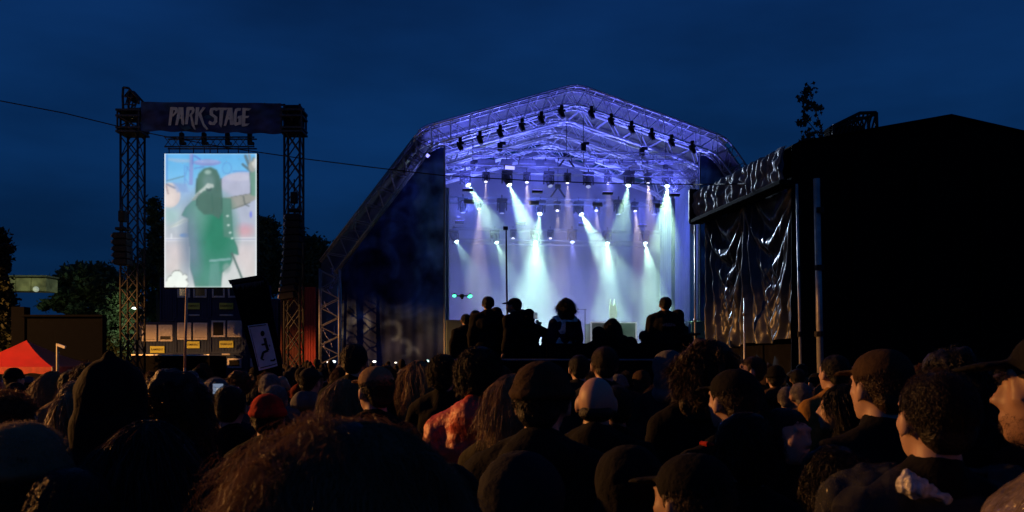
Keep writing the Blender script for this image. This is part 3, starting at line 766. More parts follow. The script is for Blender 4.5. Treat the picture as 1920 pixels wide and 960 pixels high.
def paint_screen(X, Y):                     # X 35..650, Y 30..930
    t = (Y-30)/900
    stops = [(0, (88, 176, 238)), (.16, (110, 190, 242)), (.3, (150, 185, 225)), (.45, (175, 195, 205)), (.62, (190, 195, 205)), (.7, (205, 200, 205)), (1, (215, 222, 218))]
    col = np.stack([np.interp(t, [a for a, _ in stops], [c[k] for _, c in stops]) for k in range(3)], -1)
    def bl(m, c, a=1.0):
        nonlocal col
        m = (m*a)[..., None]; col = col*(1-m) + np.array(c, float)*m
    def el(cx, cy, rx, ry, c, a=1, soft=.08): bl(np.clip(.5 + (1-np.hypot((X-cx)/rx, (Y-cy)/ry))/(2*soft), 0, 1), c, a)
    def ln_(p0, p1, w0, c, a=1): bl(np.clip(.5+(w0-seg_d(X, Y, p0, p1))/3, 0, 1), c, a)
    def pg(p, c, a=1, soft=2): bl(inpoly(X, Y, p, soft), c, a)
    ln_((50, 30), (50, 210), 7, (60, 120, 215), .5)
    pg([(60, 60), (205, 70), (215, 90), (120, 90), (60, 75)], (150, 185, 220), .8, 5)
    ln_((215, 30), (213, 230), 12, (130, 150, 215), .95); ln_((226, 30), (224, 100), 4, (80, 100, 200), .7)
    el(320, 90, 92, 22, (130, 145, 210), .95); el(320, 82, 80, 12, (150, 170, 225), .8)
    ln_((45, 215), (165, 182), 3, (90, 130, 150)); ln_((235, 45), (275, 70), 4, (80, 90, 190), .8); ln_((235, 130), (300, 118), 3, (90, 110, 200), .8)
    for p in (((168, 110), (172, 250)), ((190, 120), (175, 180)), ((180, 115), (205, 150)), ((175, 200), (200, 240))): ln_(*p, 3, (80, 110, 205), .4)
    for k in range(14):                       # hoop of cable
        a0, a1 = k*.45, (k+1)*.45
        ln_((452+30*math.cos(a0), 128+38*math.sin(a0)), (452+30*math.cos(a1), 128+38*math.sin(a1)), 3, (80, 130, 205), .45)
    ln_((490, 150), (590, 148), 3, (70, 110, 200), .6)
    el(560, 235, 160, 82, (186, 184, 214), .95, .04); pg([(410, 230), (650, 200), (650, 520), (480, 560), (430, 480)], (178, 182, 206), .8, 18)
    el(530, 190, 90, 24, (205, 205, 222), .6, .3)
    el(70, 310, 72, 84, (226, 208, 205), .95, .05); el(62, 330, 50, 60, (238, 222, 214), .7, .3); ln_((42, 232), (105, 262), 5, (120, 130, 160)); ln_((45, 240), (60, 300), 4, (140, 120, 130), .8)
    pg([(90, 225), (180, 235), (200, 290), (120, 290)], (130, 160, 215), .7, 8)
    el(70, 450, 60, 50, (150, 205, 195), .45, .5)
    el(572, 548, 55, 40, (230, 130, 140), .5, .6); el(612, 440, 8, 22, (110, 120, 235), .9, .3)
    ln_((35, 603), (650, 598), 4, (245, 245, 250), .9); ln_((35, 617), (650, 614), 3, (240, 240, 248), .8); ln_((35, 610), (650, 606), 3, (130, 140, 180), .5)
    el(172, 580, 34, 14, (90, 140, 225), .8, .2); ln_((82, 570), (82, 600), 3, (245, 250, 255))
    for (cx, cy, rx, ry) in ((110, 720, 60, 70), (170, 700, 40, 60), (570, 720, 60, 60), (600, 820, 50, 60), (80, 800, 50, 40)): el(cx, cy, rx, ry, (232, 205, 200), .35, .6)
    # performer
    G = lambda k: (60+50*k, 130+20*k, 112+45*k)
    pg([(45, 535), (110, 500), (150, 470), (195, 452), (198, 480), (120, 520)], (215, 222, 216), .95, 4); ln_((60, 530), (190, 472), 2, (110, 140, 140), .5)
    pg([(418, 330), (480, 322), (560, 308), (622, 300), (622, 170), (650, 150), (650, 330), (600, 362), (560, 385), (500, 402), (440, 410)], (176, 178, 172), .0, 4); pg([(418, 330), (480, 322), (560, 308), (618, 300), (650, 305), (650, 335), (600, 362), (560, 385), (500, 402), (440, 410)], (150, 150, 142), .97, 3); pg([(606, 150), (650, 140), (650, 320), (612, 310)], (100, 148, 128), .95, 4); ln_((606, 160), (612, 300), 2.5, (60, 90, 85), .8); ln_((480, 322), (612, 300), 2, (90, 95, 90), .8); ln_((490, 404), (606, 360), 2.5, (80, 85, 82), .8); ln_((562, 318), (572, 370), 3, (70, 80, 80)); ln_((572, 372), (600, 384), 3, (70, 80, 80))
    ln_((575, 45), (602, 120), 9, (88, 112, 125)); ln_((600, 38), (614, 110), 9, (125, 145, 160)); ln_((557, 102), (612, 150), 8, (80, 108, 122)); ln_((630, 60), (626, 110), 8, (120, 135, 140)); el(622, 118, 26, 38, (158, 160, 152), .97, .15); el(630, 100, 12, 16, (215, 215, 205), .8, .3); ln_((640, 70), (636, 120), 8, (200, 200, 196))
    body = [(250, 290), (225, 345), (175, 395), (150, 445), (195, 468), (190, 540), (205, 660), (203, 790), (225, 860), (240, 932), (412, 932), (420, 830), (470, 790), (486, 750), (485, 698), (530, 712), (522, 660), (492, 590), (482, 420), (478, 335), (420, 330)]
    pg(body, (40, 80, 75), .97, 5); pg([(x+(4 if x < 340 else -4), y) for x, y in body], (70, 138, 120), .97, 4)
    el(215, 620, 70, 230, (105, 125, 150), .8, .5); el(390, 560, 110, 210, (26, 118, 86), .85, .5); el(270, 430, 60, 120, (110, 165, 150), .5, .6)
    pg([(418, 330), (478, 335), (488, 600), (430, 590)], (95, 130, 120), .6, 6)
    for (x, y) in ((462, 512), (474, 562), (487, 600), (456, 450)): el(x, y, 9, 7, (215, 235, 228), .9, .3)
    ln_((340, 752), (470, 740), 8, (150, 185, 190), .7); pg([(340, 770), (400, 760), (410, 932), (330, 932)], (95, 150, 140), .7, 8); el(450, 800, 26, 32, (150, 170, 165), .6, .3)
    ln_((485, 700), (552, 868), 6, (75, 100, 95)); ln_((205, 660), (202, 900), 2, (200, 215, 215), .6)
    pg([(242, 300), (246, 230), (262, 168), (300, 130), (345, 121), (385, 140), (405, 185), (414, 260), (418, 340), (424, 420), (400, 470), (350, 440), (300, 440), (256, 400)], (66, 104, 92), .97, 5); ln_((252, 200), (250, 380), 5, (50, 82, 76), .6); ln_((412, 200), (420, 400), 5, (50, 85, 76), .6); ln_((350, 300), (360, 430), 3, (45, 90, 78), .5)
    el(290, 220, 30, 70, (84, 130, 110), .5, .5); el(325, 155, 22, 16, (170, 200, 190), .8, .4); el(330, 222, 40, 52, (110, 140, 140), .6, .4)
    pg([(214, 345), (250, 295), (296, 256), (322, 228), (362, 236), (366, 256), (330, 270), (296, 282), (262, 312), (240, 345)], (182, 196, 190), .97, 3)
    el(332, 268, 20, 17, (55, 85, 82), .95, .2); el(330, 258, 16, 8, (220, 230, 225), .8, .3)
    for k in range(6): ln_((222+k*8, 340-k*9), (236+k*8, 344-k*9), 2.5, (80, 90, 95), .8)
    for (cx, cy, r_) in ((120, 852, 34), (90, 885, 34), (130, 890, 42), (160, 905, 30), (70, 910, 30), (170, 862, 18)): el(cx, cy, r_*1.15, r_+4, (60, 60, 55), .9, .05)
    for (cx, cy, r_) in ((120, 852, 34), (90, 885, 34), (130, 890, 42), (160, 905, 30), (70, 910, 30), (170, 862, 18)): el(cx, cy, r_*1.1, r_, (248, 255, 246), 1, .05)
    ln_((38, 30), (38, 930), 4, (250, 250, 255), .9); ln_((648, 30), (648, 930), 4, (240, 250, 255), .9); ln_((35, 928), (650, 928), 3, (250, 255, 255), .8); ln_((35, 32), (650, 32), 3, (190, 220, 255), .8)
    col = col*.88 + np.array([196, 208, 216.])*.12
    return np.clip(col, 0, 255)
nx, nz_ = 110, 160
gx = np.linspace(35, 650, nx+1); gz = np.linspace(930, 30, nz_+1); X, Y = np.meshgrid(gx, gz)
col = paint_screen(X, Y)
for _ in range(2):
    pd = np.pad(col, ((1, 1), (1, 1), (0, 0)), 'edge'); col = (pd[:-2, 1:-1]+pd[2:, 1:-1]+pd[1:-1, :-2]+pd[1:-1, 2:]+4*col)/8
nn_ = np.array([[mnoise.fractal(Vector((x/60, z/80, 2.2)), 1.0, 2.0, 4) for x in gx] for z in gz])
col = np.clip(col*(1+.03*nn_[..., None]), 0, 255)
col = col/255.; lin = np.where(col <= .04045, col/12.92, ((col+.055)/1.055)**2.4)
vs_ = [((x-342.5)/615*W_, 0, (480-y)/900*H_) for y in gz for x in gx]
fs = [(j*(nx+1)+i, j*(nx+1)+i+1, (j+1)*(nx+1)+i+1, (j+1)*(nx+1)+i) for j in range(nz_) for i in range(nx)]
mb = MB(); mb.add(vs_, fs); mb.add([(vs_[0][0], .045, vs_[0][2]), (vs_[nx][0], .045, vs_[nx][2]), (vs_[-1][0], .045, vs_[-1][2]), (vs_[-1-nx][0], .045, vs_[-1-nx][2])], [(0, 3, 2, 1)])
me = mb.mesh('display', emis_attr('led_display', 'picture', 1.0))
at = me.color_attributes.new('picture', 'FLOAT_COLOR', 'POINT')
c4 = np.zeros((len(mb.v), 4), np.float32); c4[:, 3] = 1; c4[:lin.reshape(-1, 3).shape[0], :3] = lin.reshape(-1, 3); at.data.foreach_set('color', c4.ravel())
obj('display', me, scn)
# ------------------------------------------------------------------ line arrays
def array(label, px0, y0, px1, y1, n, wbox, d, lean, pale):
    t = thing('speaker_array', label, 'speaker array', P(px0, y0, d), 0, 'hanging speaker arrays')
    tot = P(px0, y0, d).z - P(px0, y1, d).z; bh = tot/n
    dx = P(px1, 0, d).x - P(px0, 0, d).x
    x = z = 0
    for i in range(n):
        tt_ = (i+.5)/n
        xx = dx*tt_**2; an = R(lean)*tt_
        b = MB().box((0, 0, 0), (wbox, .7, bh*.94), bev=.03).build('speaker_box', M_blk, t)
        b.location = (xx + wbox*.5, 0, -bh*(i+.5)); b.rotation_euler = (0, an, 0)
        g_ = MB().box((-wbox*.5-.03, -.2, 0), (.07, .34, bh*.52), rot=Matrix.Rotation(R(18), 3, 'Y'), bev=.02).build('side_cheek', pale, b)
    rod('chain', (wbox*.5, 0, 0), (wbox*.5, 0, 1.6), .03, M_blk, t); MB().box((wbox*.5, 0, .18), (wbox*.8, .5, .12), bev=.02).build('flying_frame', M_blk, t)
    MB().box((wbox*.5, 0, .75), (.3, .3, .5), bev=.03).build('motor', M_blk, t)
    return t
M_pale = mat('pale_cheek', (.6, .6, .58), .5, var=.1)
array('long black speaker array with pale scalloped edge hung on the right tower leg', 538, 402, 526, 562, 12, .66, 40.2, -9, M_pale)
array('shorter black speaker array hung outside the left tower leg', 217, 437, 219, 498, 5, .62, 40.2, 2, mat('grey_cheek', (.25, .25, .25), .5))

# ------------------------------------------------------------------ containers behind
DC = 57.0
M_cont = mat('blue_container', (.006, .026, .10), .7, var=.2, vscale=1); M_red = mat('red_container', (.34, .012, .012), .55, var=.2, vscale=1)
M_wht = mat('white_frame', (.66, .65, .66), .5); M_shut = mat('roller_shutter', (.66, .63, .58), .6, var=.06); M_dkw = mat('dark_window', (.01, .01, .012), .12); M_yel = mat('yellow_sign', (.62, .66, .08), .5, var=.06); M_txt = mat('sign_text', (.03, .015, .01), .7)
fcurve = bpy.data.curves.new('t', 'FONT'); fcurve.body = 'RAMIRENT'; fcurve.size = 1; fcurve.align_x = 'CENTER'; fcurve.align_y = 'CENTER'; fcurve.extrude = .01; fcurve.offset = .012
fo = bpy.data.objects.new('t', fcurve); C.objects.link(fo); dg = bpy.context.evaluated_depsgraph_get(); text_me = bpy.data.meshes.new_from_object(fo.evaluated_get(dg)); bpy.data.objects.remove(fo); text_me.name = 'lettering'; text_me.materials.clear(); text_me.materials.append(M_txt)
tw_ = max(v.co.x for v in text_me.vertices)*2
def container(label, px0, py0, px1, py1, d, m, wins=(), signs=(), vents=(), depth=6.0, corr=True):
    a = P(px0, py1, d); b = P(px1, py0, d); w_ = b.x-a.x; h_ = b.z-a.z
    t = thing('container', label, 'container', (a.x, d, max(a.z, 0)), 0, 'site cabins and containers behind the tower')
    zb = max(a.z, 0); h_ = b.z - zb
    mb = MB(); mb.box((w_/2, depth/2+.05, h_/2), (w_-.06, depth, h_-.06))
    for x in (.05, w_-.05): mb.box((x, .02, h_/2), (.1, .12, h_-.02))
    for z in (.06, h_-.06): mb.box((w_/2, .03, z), (w_-.2, .1, .12))
    if corr:
        n = int(w_/.22)
        for i in range(n): mb.box((.15+(w_-.3)*(i+.5)/n, .035, h_/2), (.1, .03, h_-.3))
    mb.build('shell', m, t)
    for (x0, y0, x1, y1, kind) in wins:
        q0 = P(x0, y1, d)-Vector((a.x, d, zb)); q1 = P(x1, y0, d)-Vector((a.x, d, zb)); cx = (q0.x+q1.x)/2; cz = (q0.z+q1.z)/2; ww = q1.x-q0.x; wh = q1.z-q0.z
        f = MB(); fw = .11
        for sx in (-1, 1): f.box((sx*(ww/2-fw/2), 0, 0), (fw, .1, wh))
        for sz in (-1, 1): f.box((0, 0, sz*(wh/2-fw/2)), (ww-2*fw-.004, .098, fw))
        wf = f.build('window', M_wht, t, loc=(cx, -.03, cz))
        if kind == 's': 
            MB().box((0, -.01, .03), (ww-.16, .05, wh-.2)).build('shutter', M_shut, wf)
        elif kind == 'h':
            MB().box((0, -.01, .12), (ww-.16, .05, wh-.42)).build('shutter', M_wht, wf); MB().box((0, .02, -.3), (ww-.2, .03, .4)).build('pane', M_dkw, wf)
        else: MB().box((0, .02, 0), (ww-.2, .03, wh-.2)).build('pane', M_dkw, wf)
    for (x0, y0, x1, y1) in signs:
        q0 = P(x0, y1, d)-Vector((a.x, d, zb)); q1 = P(x1, y0, d)-Vector((a.x, d, zb)); ww = q1.x-q0.x; wh = q1.z-q0.z
        s_ = MB().box((0, 0, 0), (ww, .04, wh), bev=.01).build('sign_board', M_yel, t, loc=((q0.x+q1.x)/2, -.05, (q0.z+q1.z)/2))
        o = obj('lettering', text_me, s_, (0, -.026, 0), (R(90), 0, 0), (ww*.86/tw_,)*3)
        o.scale = (ww*.86/tw_, ww*.86/tw_*1.2, .3)
    for (x0, y0, x1, y1) in vents:
        q0 = P(x0, y1, d)-Vector((a.x, d, zb)); q1 = P(x1, y0, d)-Vector((a.x, d, zb))
        MB().box(((q0.x+q1.x)/2, -.05, (q0.z+q1.z)/2), (q1.x-q0.x, .08, q1.z-q0.z), bev=.03).build('light_fitting', M_wht, t)
    return t
container('dark blue cabin lowest left in the stack, two shuttered windows over a yellow sign', 252, 604, 328, 666, DC, M_cont, [(267, 609, 294, 640, 's'), (298, 609, 324, 640, 'h')], [(282, 649, 309, 662)])
container('dark blue cabin in the middle of the stack with two closed shutters', 328.5, 598, 393, 664, DC, M_cont, [(333, 605, 359, 637, 's'), (363, 605, 389, 637, 's')], [(348, 640, 375, 653)])
container('dark blue cabin with one open dark window and one shutter', 393.5, 596, 462, 663, DC, M_cont, [(397, 601, 423, 632, 'o'), (427, 601, 454, 632, 's')], [(412, 639, 438, 652)])
container('windowless dark blue container at the upper left of the stack', 300, 520, 328, 603, DC, M_cont)
container('upper blue cabin half hidden behind the video screen, left one', 328.5, 520, 393, 597.5, DC, M_cont, [(333, 527, 357, 558, 'o'), (363, 527, 388, 558, 'o')], [(350, 568, 375, 580)], [(354, 589.5, 375, 592.5)])
container('upper blue cabin half hidden behind the video screen, right one', 393.5, 520, 462, 595.5, DC, M_cont, [(398, 527, 422, 558, 'o'), (428, 527, 452, 558, 'o')], [(412, 568, 438, 580)], [(412, 589.5, 438, 592.5)])
container('ground floor blue cabin with small lit windows near the crowd', 393.5, 663.5, 462, 732, DC, M_cont, [(402, 672, 423, 690, 'o'), (427, 672, 453, 690, 'o')], [], [(416, 662.8, 432, 665.8)])
container('dark blue container behind the black flag', 462.5, 560, 522, 732, DC, M_cont, [(470, 672, 482, 688, 's')])
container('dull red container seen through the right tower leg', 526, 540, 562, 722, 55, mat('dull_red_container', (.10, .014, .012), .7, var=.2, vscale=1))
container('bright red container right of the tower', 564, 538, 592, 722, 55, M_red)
st = thing('counter_roof', 'black flat counter roof with a pale glinting edge below the blue cabins', 'canopy', P(250, 0, 52)*Vector((1, 1, 0)), 0)
wq = P(462, 0, 52).x - P(250, 0, 52).x
MB().box((wq*.36, 1, P(0, 680, 52).z-.35), (wq*.68, 3, 1.5)).build('front_panel', M_blk2, st)
MB().box((wq*.36, -.55, P(0, 665.5, 52).z), (wq*.68, .08, .07)).build('edge_trim', M_alu, st)
for x in (.1, wq*.66): MB().tube((x, 1.2, 0), (x, 1.2, 1.2), .06, 8).build('post', M_blk, st)
# blue window grid between red container and stage leg
cb = thing('cabin', 'narrow dark cabin with stacked windows beside the red container', 'cabin', P(594, 0, 56)*Vector((1, 1, 0)), 0)
MB().box((.45, 1, 3.2), (.9, 2, 6.4)).build('shell', M_blk, cb)
for k, (y0, y1, m_) in enumerate(((545, 562, M_dkw), (570, 598, M_dkw), (602, 625, M_shut), (640, 668, M_dkw))):
    MB().box((.45, -.02, (P(0, y0, 56).z+P(0, y1, 56).z)/2), (.62, .05, P(0, y0, 56).z-P(0, y1, 56).z)).build('window', m_, cb)
    MB().box((.45, -.05, P(0, y1+1, 56).z), (.8, .06, .07)).build('sill', M_wht, cb)

# ------------------------------------------------------------------ left background
bw = thing('screen_wall', 'large plain black wall left of the video tower', 'wall', P(45, 0, 38)*Vector((1, 1, 0)), 0)
w1 = P(194, 0, 38).x-P(45, 0, 38).x; M_bw = mat('black_sheet', (.003, .0035, .006), .9, var=.15, spec=.05)
MB().box((w1/2, .15, P(0, 594, 38).z/2), (w1, .3, P(0, 594, 38).z)).build('wall_sheet', M_bw, bw)
MB().box((w1/2, -.03, P(0, 594, 38).z+.04), (w1+.1, .36, .08)).build('top_rail', M_bw, bw)
for k in (0, 4): MB().box((w1*k/4*.98+.03, -.05, P(0, 594, 38).z/2), (.06, .06, P(0, 594, 38).z)).build('post', M_bw, bw)
MB().box((-.3, .3, P(0, 575, 38).z/2), (.55, .5, P(0, 575, 38).z)).build('side_tower', M_bw, bw)
lw = thing('barrier_wall', 'low pale barrier lit orange behind the left crowd', 'barrier', P(-60, 0, 34)*Vector((1, 1, 0)), 0)
w2 = P(262, 0, 34).x-P(-60, 0, 34).x; M_lw = mat('pale_panel', (.38, .36, .32), .7, var=.2, vscale=1.2)
for k in range(6): MB().box((w2*(k+.5)/6, 0, P(0, 693, 34).z/2), (w2/6-.02, .08, P(0, 693, 34).z), bev=.015).build('panel', M_lw, lw)
for k in range(7): MB().box((w2*k/6, .1, .7), (.06, .08, 1.4)).build('post', M_alud, lw)
# red gazebo
gz_ = thing('gazebo', 'red pyramid tent canopy at the left edge behind the crowd', 'tent', P(10, 0, 33)*Vector((1, 1, 0)), 0)
def G3(px, py, dy): v = P(px, py, 33)-Vector((P(10, 0, 33).x, 33, 0)); v.y = dy; return v
M_tent = mat('red_canvas', (.32, .008, .006), .65, var=.12, vscale=2, bump=.3, bscale=4)
pk = G3(5, 636, 1.6); cs = [G3(-88, 688, 0), G3(98, 688, 0), G3(112, 687, 3.2), G3(-50, 686, 3.2)]
pk0 = pk
for k in range(4):
    a, b = cs[k], cs[(k+1) % 4]; n = 8; vs_ = []
    for j in range(n+1):
        for i in range(n+1):
            s_ = i/n; e = a.lerp(b, s_); p = e.lerp(pk0, j/n); sag = .16*math.sin(math.pi*j/n)
            p = p - Vector((0, 0, sag*.6+.05*math.sin(s_*math.pi)*(1-j/n))); vs_.append(p)
    fs = [(j*(n+1)+i, j*(n+1)+i+1, (j+1)*(n+1)+i+1, (j+1)*(n+1)+i) for j in range(n) for i in range(n)]
    mb = MB(); mb.add(vs_, fs); mb.add([p-Vector((0, 0, .02)) for p in vs_], [f[::-1] for f in fs]); mb.build('roof_panel', M_tent, gz_, True)
    mb = MB(); m_ = 18; vs_ = []
    for i in range(m_+1):
        e = a.lerp(b, i/m_); vs_ += [e, e - Vector((0, 0, .2+.07*abs(math.sin(i/m_*math.pi*5))))]
    mb.add(vs_, [(2*i, 2*i+1, 2*i+3, 2*i+2) for i in range(m_)]); mb.add([v+(Vector((0, .015, 0))) for v in vs_], [(2*i, 2*i+2, 2*i+3, 2*i+1) for i in range(m_)])
    mb.build('valance', mat('red_valance', (.32, .03, .02), .7, var=.3, vscale=8), gz_)
    MB().tube((a.x, a.y, 0), (a.x, a.y, a.z), .03, 6).build('leg', M_alud, gz_)
cm = thing('camera_pole', 'thin grey pole with a small white camera beside the red tent', 'pole', P(108, 0, 31)*Vector((1, 1, 0)), 0)
MB().tube((0, 0, 0), (0, 0, P(0, 644, 31).z), .05, 8).build('pole', M_alud, cm); MB().box((.14, 0, P(0, 649, 31).z), (.28, .1, .09), rot=Matrix.Rotation(R(20), 3, 'Y')).build('camera_head', mat('white_plastic', (.7, .7, .7), .4), cm)
# small bits behind the crowd
bx = thing('notice_board', 'small pale board on a slanting prop at the foot of the left tower leg', 'board', P(238, 0, 36)*Vector((1, 1, 0)), 0)
MB().box((0, 0, P(0, 691, 36).z), (.36, .05, .22)).build('board', M_wht, bx); MB().tube((-.5, .1, P(0, 672, 36).z), (.35, .1, P(0, 690, 36).z), .03, 6).build('prop', M_alud, bx); MB().tube((0, .05, 0), (0, .05, 1.5), .03, 6).build('post', M_alud, bx)
# lit beam of a raised footbridge
fb = thing('footbridge', 'raised pale bridge beam lit yellow green beyond the trees at the left edge', 'bridge', P(-120, 0, 62)*Vector((1, 1, 0)), 0)
wb = P(84, 0, 62).x-P(-120, 0, 62).x; zb = P(0, 531, 62).z; hb = P(0, 518, 62).z-P(0, 543, 62).z
M_br = mat('bridge_concrete', (.42, .40, .22), .9, var=.75, vscale=.9)
for k in range(7): MB().box((wb*(k+.5)/7, 1, zb-.04*k*.3), (wb/7-.02, 1.6, hb), bev=.04).build('beam_segment', M_br, fb)
MB().box((wb/2, 1, zb+hb/2+.06), (wb+.1, 1.8, .1)).build('coping', mat('coping', (.2, .2, .14), .9), fb)
MB().ell((P(66, 0, 62).x-P(-120, 0, 62).x, .1, P(0, 542, 62).z), .2).build('globe_lamp', mat('globe', (.8, .8, .75), .4, emit=(.8, .9, .7), es=.25), fb, True)
for x in (.8,): MB().tube((x, 1, 0), (x, 1, zb-hb/2), .3, 10).build('pillar', M_alud, fb)
_g = bpy.data.lights.new('beam_fill', 'POINT'); _g.energy = 45; _g.color = (.85, 1, .45); _g.shadow_soft_size = .3; _go = bpy.data.objects.new('beam_fill', _g); C.objects.link(_go); _go.parent = fb; _go.location = (P(50, 0, 62).x-P(-120, 0, 62).x, -2.2, P(0, 545, 62).z)  # light added ahead of the globe so the bridge beam looks lit
# street lamp lighting the trees
sl = thing('street_lamp', 'small curved street lamp lighting the green tree beside the left tower leg', 'street lamp', P(272, 0, 60)*Vector((1, 1, 0)), 0)
zt = P(0, 577, 60).z; mb = MB(); mb.tube((0, 0, 0), (0, 0, zt-.6), .06, 8)
pth = [Vector((0, 0, zt-.6)), Vector((-.02, 0, zt-.25)), Vector((-.15, 0, zt-.05)), Vector((-.4, 0, zt+.02)), Vector((-.6, 0, zt))]; mb.path(pth, .05, 8); mb.build('post', mat('lamp_post', (.7, .72, .7), .4), sl, True)
MB().ell((-.7, 0, zt-.03), (.2, .1, .07)).build('lamp_head', mat('lamp_lit', (1, 1, 1), .4, emit=(.85, 1, .9), es=4, var=0), sl, True)
spot('lamp_light', sl, (-.8, 0, zt-.15), (-.75, .3, -.45), 420, (.78, 1, .72), 165, .8, .15)

# ------------------------------------------------------------------ trees: trunk, limbs, leaf clumps
M_bark = mat('bark', (.06, .05, .04), .9)
def leaf_mat(name, c): return mat(name, c, .7, var=.5, vscale=1.1, translucent=.25)
def tree(label, base, h, blobs, nleaf, ls, m, seed, trunk_r=.25, name='leafy_tree', group=None):
    rr = np.random.RandomState(seed)
    t = thing(name, label, 'tree', base, 0, group)
    mb = MB(); top = Vector((blobs[0][0]*.3, 0, h*.55)); mb.path([Vector((0, 0, 0)), Vector((.1, .05, h*.25)), top], trunk_r, 8, [trunk_r, trunk_r*.8, trunk_r*.55])
    for b in blobs: mb.tube(top, Vector(b[:3]), trunk_r*.45, 6, trunk_r*.12)
    mb.build('trunk', M_bark, t, True)
    V = []; F = []
    tot = sum(b[3]*b[4] for b in blobs)
    for (x, y, z, rx, rz) in blobs:
        n = int(nleaf*rx*rz/tot); ncl = max(6, n//38)
        for c in range(ncl):
            u = rr.normal(size=3); u /= np.linalg.norm(u); r_ = rr.uniform(.35, 1.05)**.6
            cc = np.array([x+u[0]*rx*r_, y+u[1]*rx*r_, z+u[2]*rz*r_]); cr = rr.uniform(.18, .42)*min(rx, rz)*.8+ls
            for k in range(n//ncl):
                p = cc + rr.normal(size=3)*cr*.55*np.array([1, 1, .7])
                a = rr.normal(size=3); a /= np.linalg.norm(a); b_ = np.cross(a, rr.normal(size=3)); b_ /= np.linalg.norm(b_)
                s_ = ls*rr.uniform(.6, 1.3); i0 = len(V)
                V += [p-a*s_, p+b_*s_*.45, p+a*s_, p-b_*s_*.45]; F.append((i0, i0+1, i0+2, i0+3))
    me = bpy.data.meshes.new('crown'); me.from_pydata([tuple(v) for v in V], [], F); me.materials.append(m); me.update()
    o = obj('crown', me, t); return t
def PX(px, py, d, base): v = P(px, py, d)-base; return (v.x, 0, v.z)
def btree(label, px, d, cl, n, ls, m, seed, **k):
    base = P(px, 0, d); base.z = 0
    bl = []
    for (cx, cy, rx, rz) in cl:
        v = P(cx, cy, d)-base; bl.append((v.x, random.uniform(-.6, .6), v.z, rx/FOC*d, rz/FOC*d))
    return tree(label, base, max(b[2] for b in bl), bl, n, ls, m, seed, **k)
MG = leaf_mat('leaf_dark', (.09, .14, .06)); MG2 = leaf_mat('leaf_green', (.06, .09, .035)); MG3 = leaf_mat('leaf_olive', (.022, .03, .012))
btree('broad dark spreading tree between the bridge beam and the tower', 165, 66, [(150, 515, 38, 16), (190, 530, 40, 28), (115, 530, 26, 12), (210, 560, 26, 26), (140, 555, 34, 16), (100, 575, 22, 8), (170, 585, 34, 14)], 15000, .22, MG, 1)
btree('green tree lit by the street lamp behind the left tower leg', 222, 63, [(215, 600, 26, 22), (238, 560, 22, 30), (215, 650, 22, 34), (245, 640, 22, 40), (270, 520, 24, 24), (200, 625, 16, 22), (225, 690, 26, 20)], 16000, .18, MG2, 2)
btree('tall narrow tree showing left of the video screen', 296, 72, [(295, 400, 15, 22), (298, 440, 16, 30), (290, 480, 20, 26), (300, 520, 24, 30)], 6000, .2, MG, 3)
btree('dark tree showing right of the video screen', 500, 74, [(500, 430, 18, 26), (505, 470, 24, 34), (498, 520, 24, 34)], 7000, .22, MG, 4)
btree('dark rounded tree between the right tower leg and the stage', 592, 70, [(560, 455, 22, 24), (585, 470, 26, 26), (600, 500, 20, 24), (575, 520, 30, 30), (600, 560, 24, 40), (640, 500, 14, 30)], 11000, .2, MG, 5)
btree('orange lit poplar cut by the left picture edge', -18, 42, [(-14, 470, 22, 46), (-4, 520, 24, 40), (-10, 570, 26, 44), (2, 620, 26, 40)], 12000, .14, MG3, 6, name='poplar')
btree('low bushy tree filling the gap behind the cabins', 280, 76, [(280, 600, 40, 60), (330, 560, 40, 50), (420, 540, 60, 40), (250, 660, 40, 40)], 9000, .25, MG, 7)
# young maple seen above the black tent
mt = thing('sapling', 'spindly dark leafy sapling rising above the black tent roof', 'tree', P(1548, 0, 36)*Vector((1, 1, 0)), 0)
d_ = 36; st_pts = [(1549, 700), (1549, 300), (1540, 240), (1528, 205), (1518, 180)]
bo = mt.location
mb = MB(); mb.path([P(x, y, d_)-bo for x, y in st_pts], .04, 6, [.12, .05, .03, .02, .012]); mb.path([P(x, y, d_)-bo for x, y in ((1548, 275), (1525, 240), (1512, 225))], .02, 5); mb.path([P(x, y, d_)-bo for x, y in ((1548, 290), (1530, 262), (1515, 258))], .02, 5)
mb.build('trunk', M_bark, mt, True)
V, F = [], []; rr = random.Random(9)
for (cx, cy, r_, n) in ((1515, 172, 13, 46), (1506, 185, 10, 26), (1520, 200, 13, 46), (1534, 203, 9, 22), (1512, 222, 11, 26), (1505, 231, 9, 22), (1534, 232, 8, 12), (1522, 250, 10, 30), (1516, 262, 13, 40), (1537, 248, 7, 10), (1541, 262, 8, 14)):
    for k in range(n):
        c = P(cx+rr.gauss(0, r_*.5), cy+rr.gauss(0, r_*.42), d_+rr.uniform(-.4, .4))-bo
        a = Vector((rr.gauss(0, 1), rr.gauss(0, .5), rr.gauss(0, .7))).normalized(); b = a.cross(Vector((0, 1, .3))).normalized(); s_ = rr.uniform(.06, .12); i0 = len(V)
        V += [c-a*s_, c-a*.2*s_+b*s_*.9, c+a*.1*s_+b*.3*s_, c+a*s_*1.2, c+a*.1*s_-b*.3*s_, c-a*.2*s_-b*s_*.9]; F.append(tuple(range(i0, i0+6)))
me = bpy.data.meshes.new('crown'); me.from_pydata([tuple(v) for v in V], [], F); me.materials.append(mat('leaf_black', (.03, .04, .025), .8)); obj('crown', me, mt)

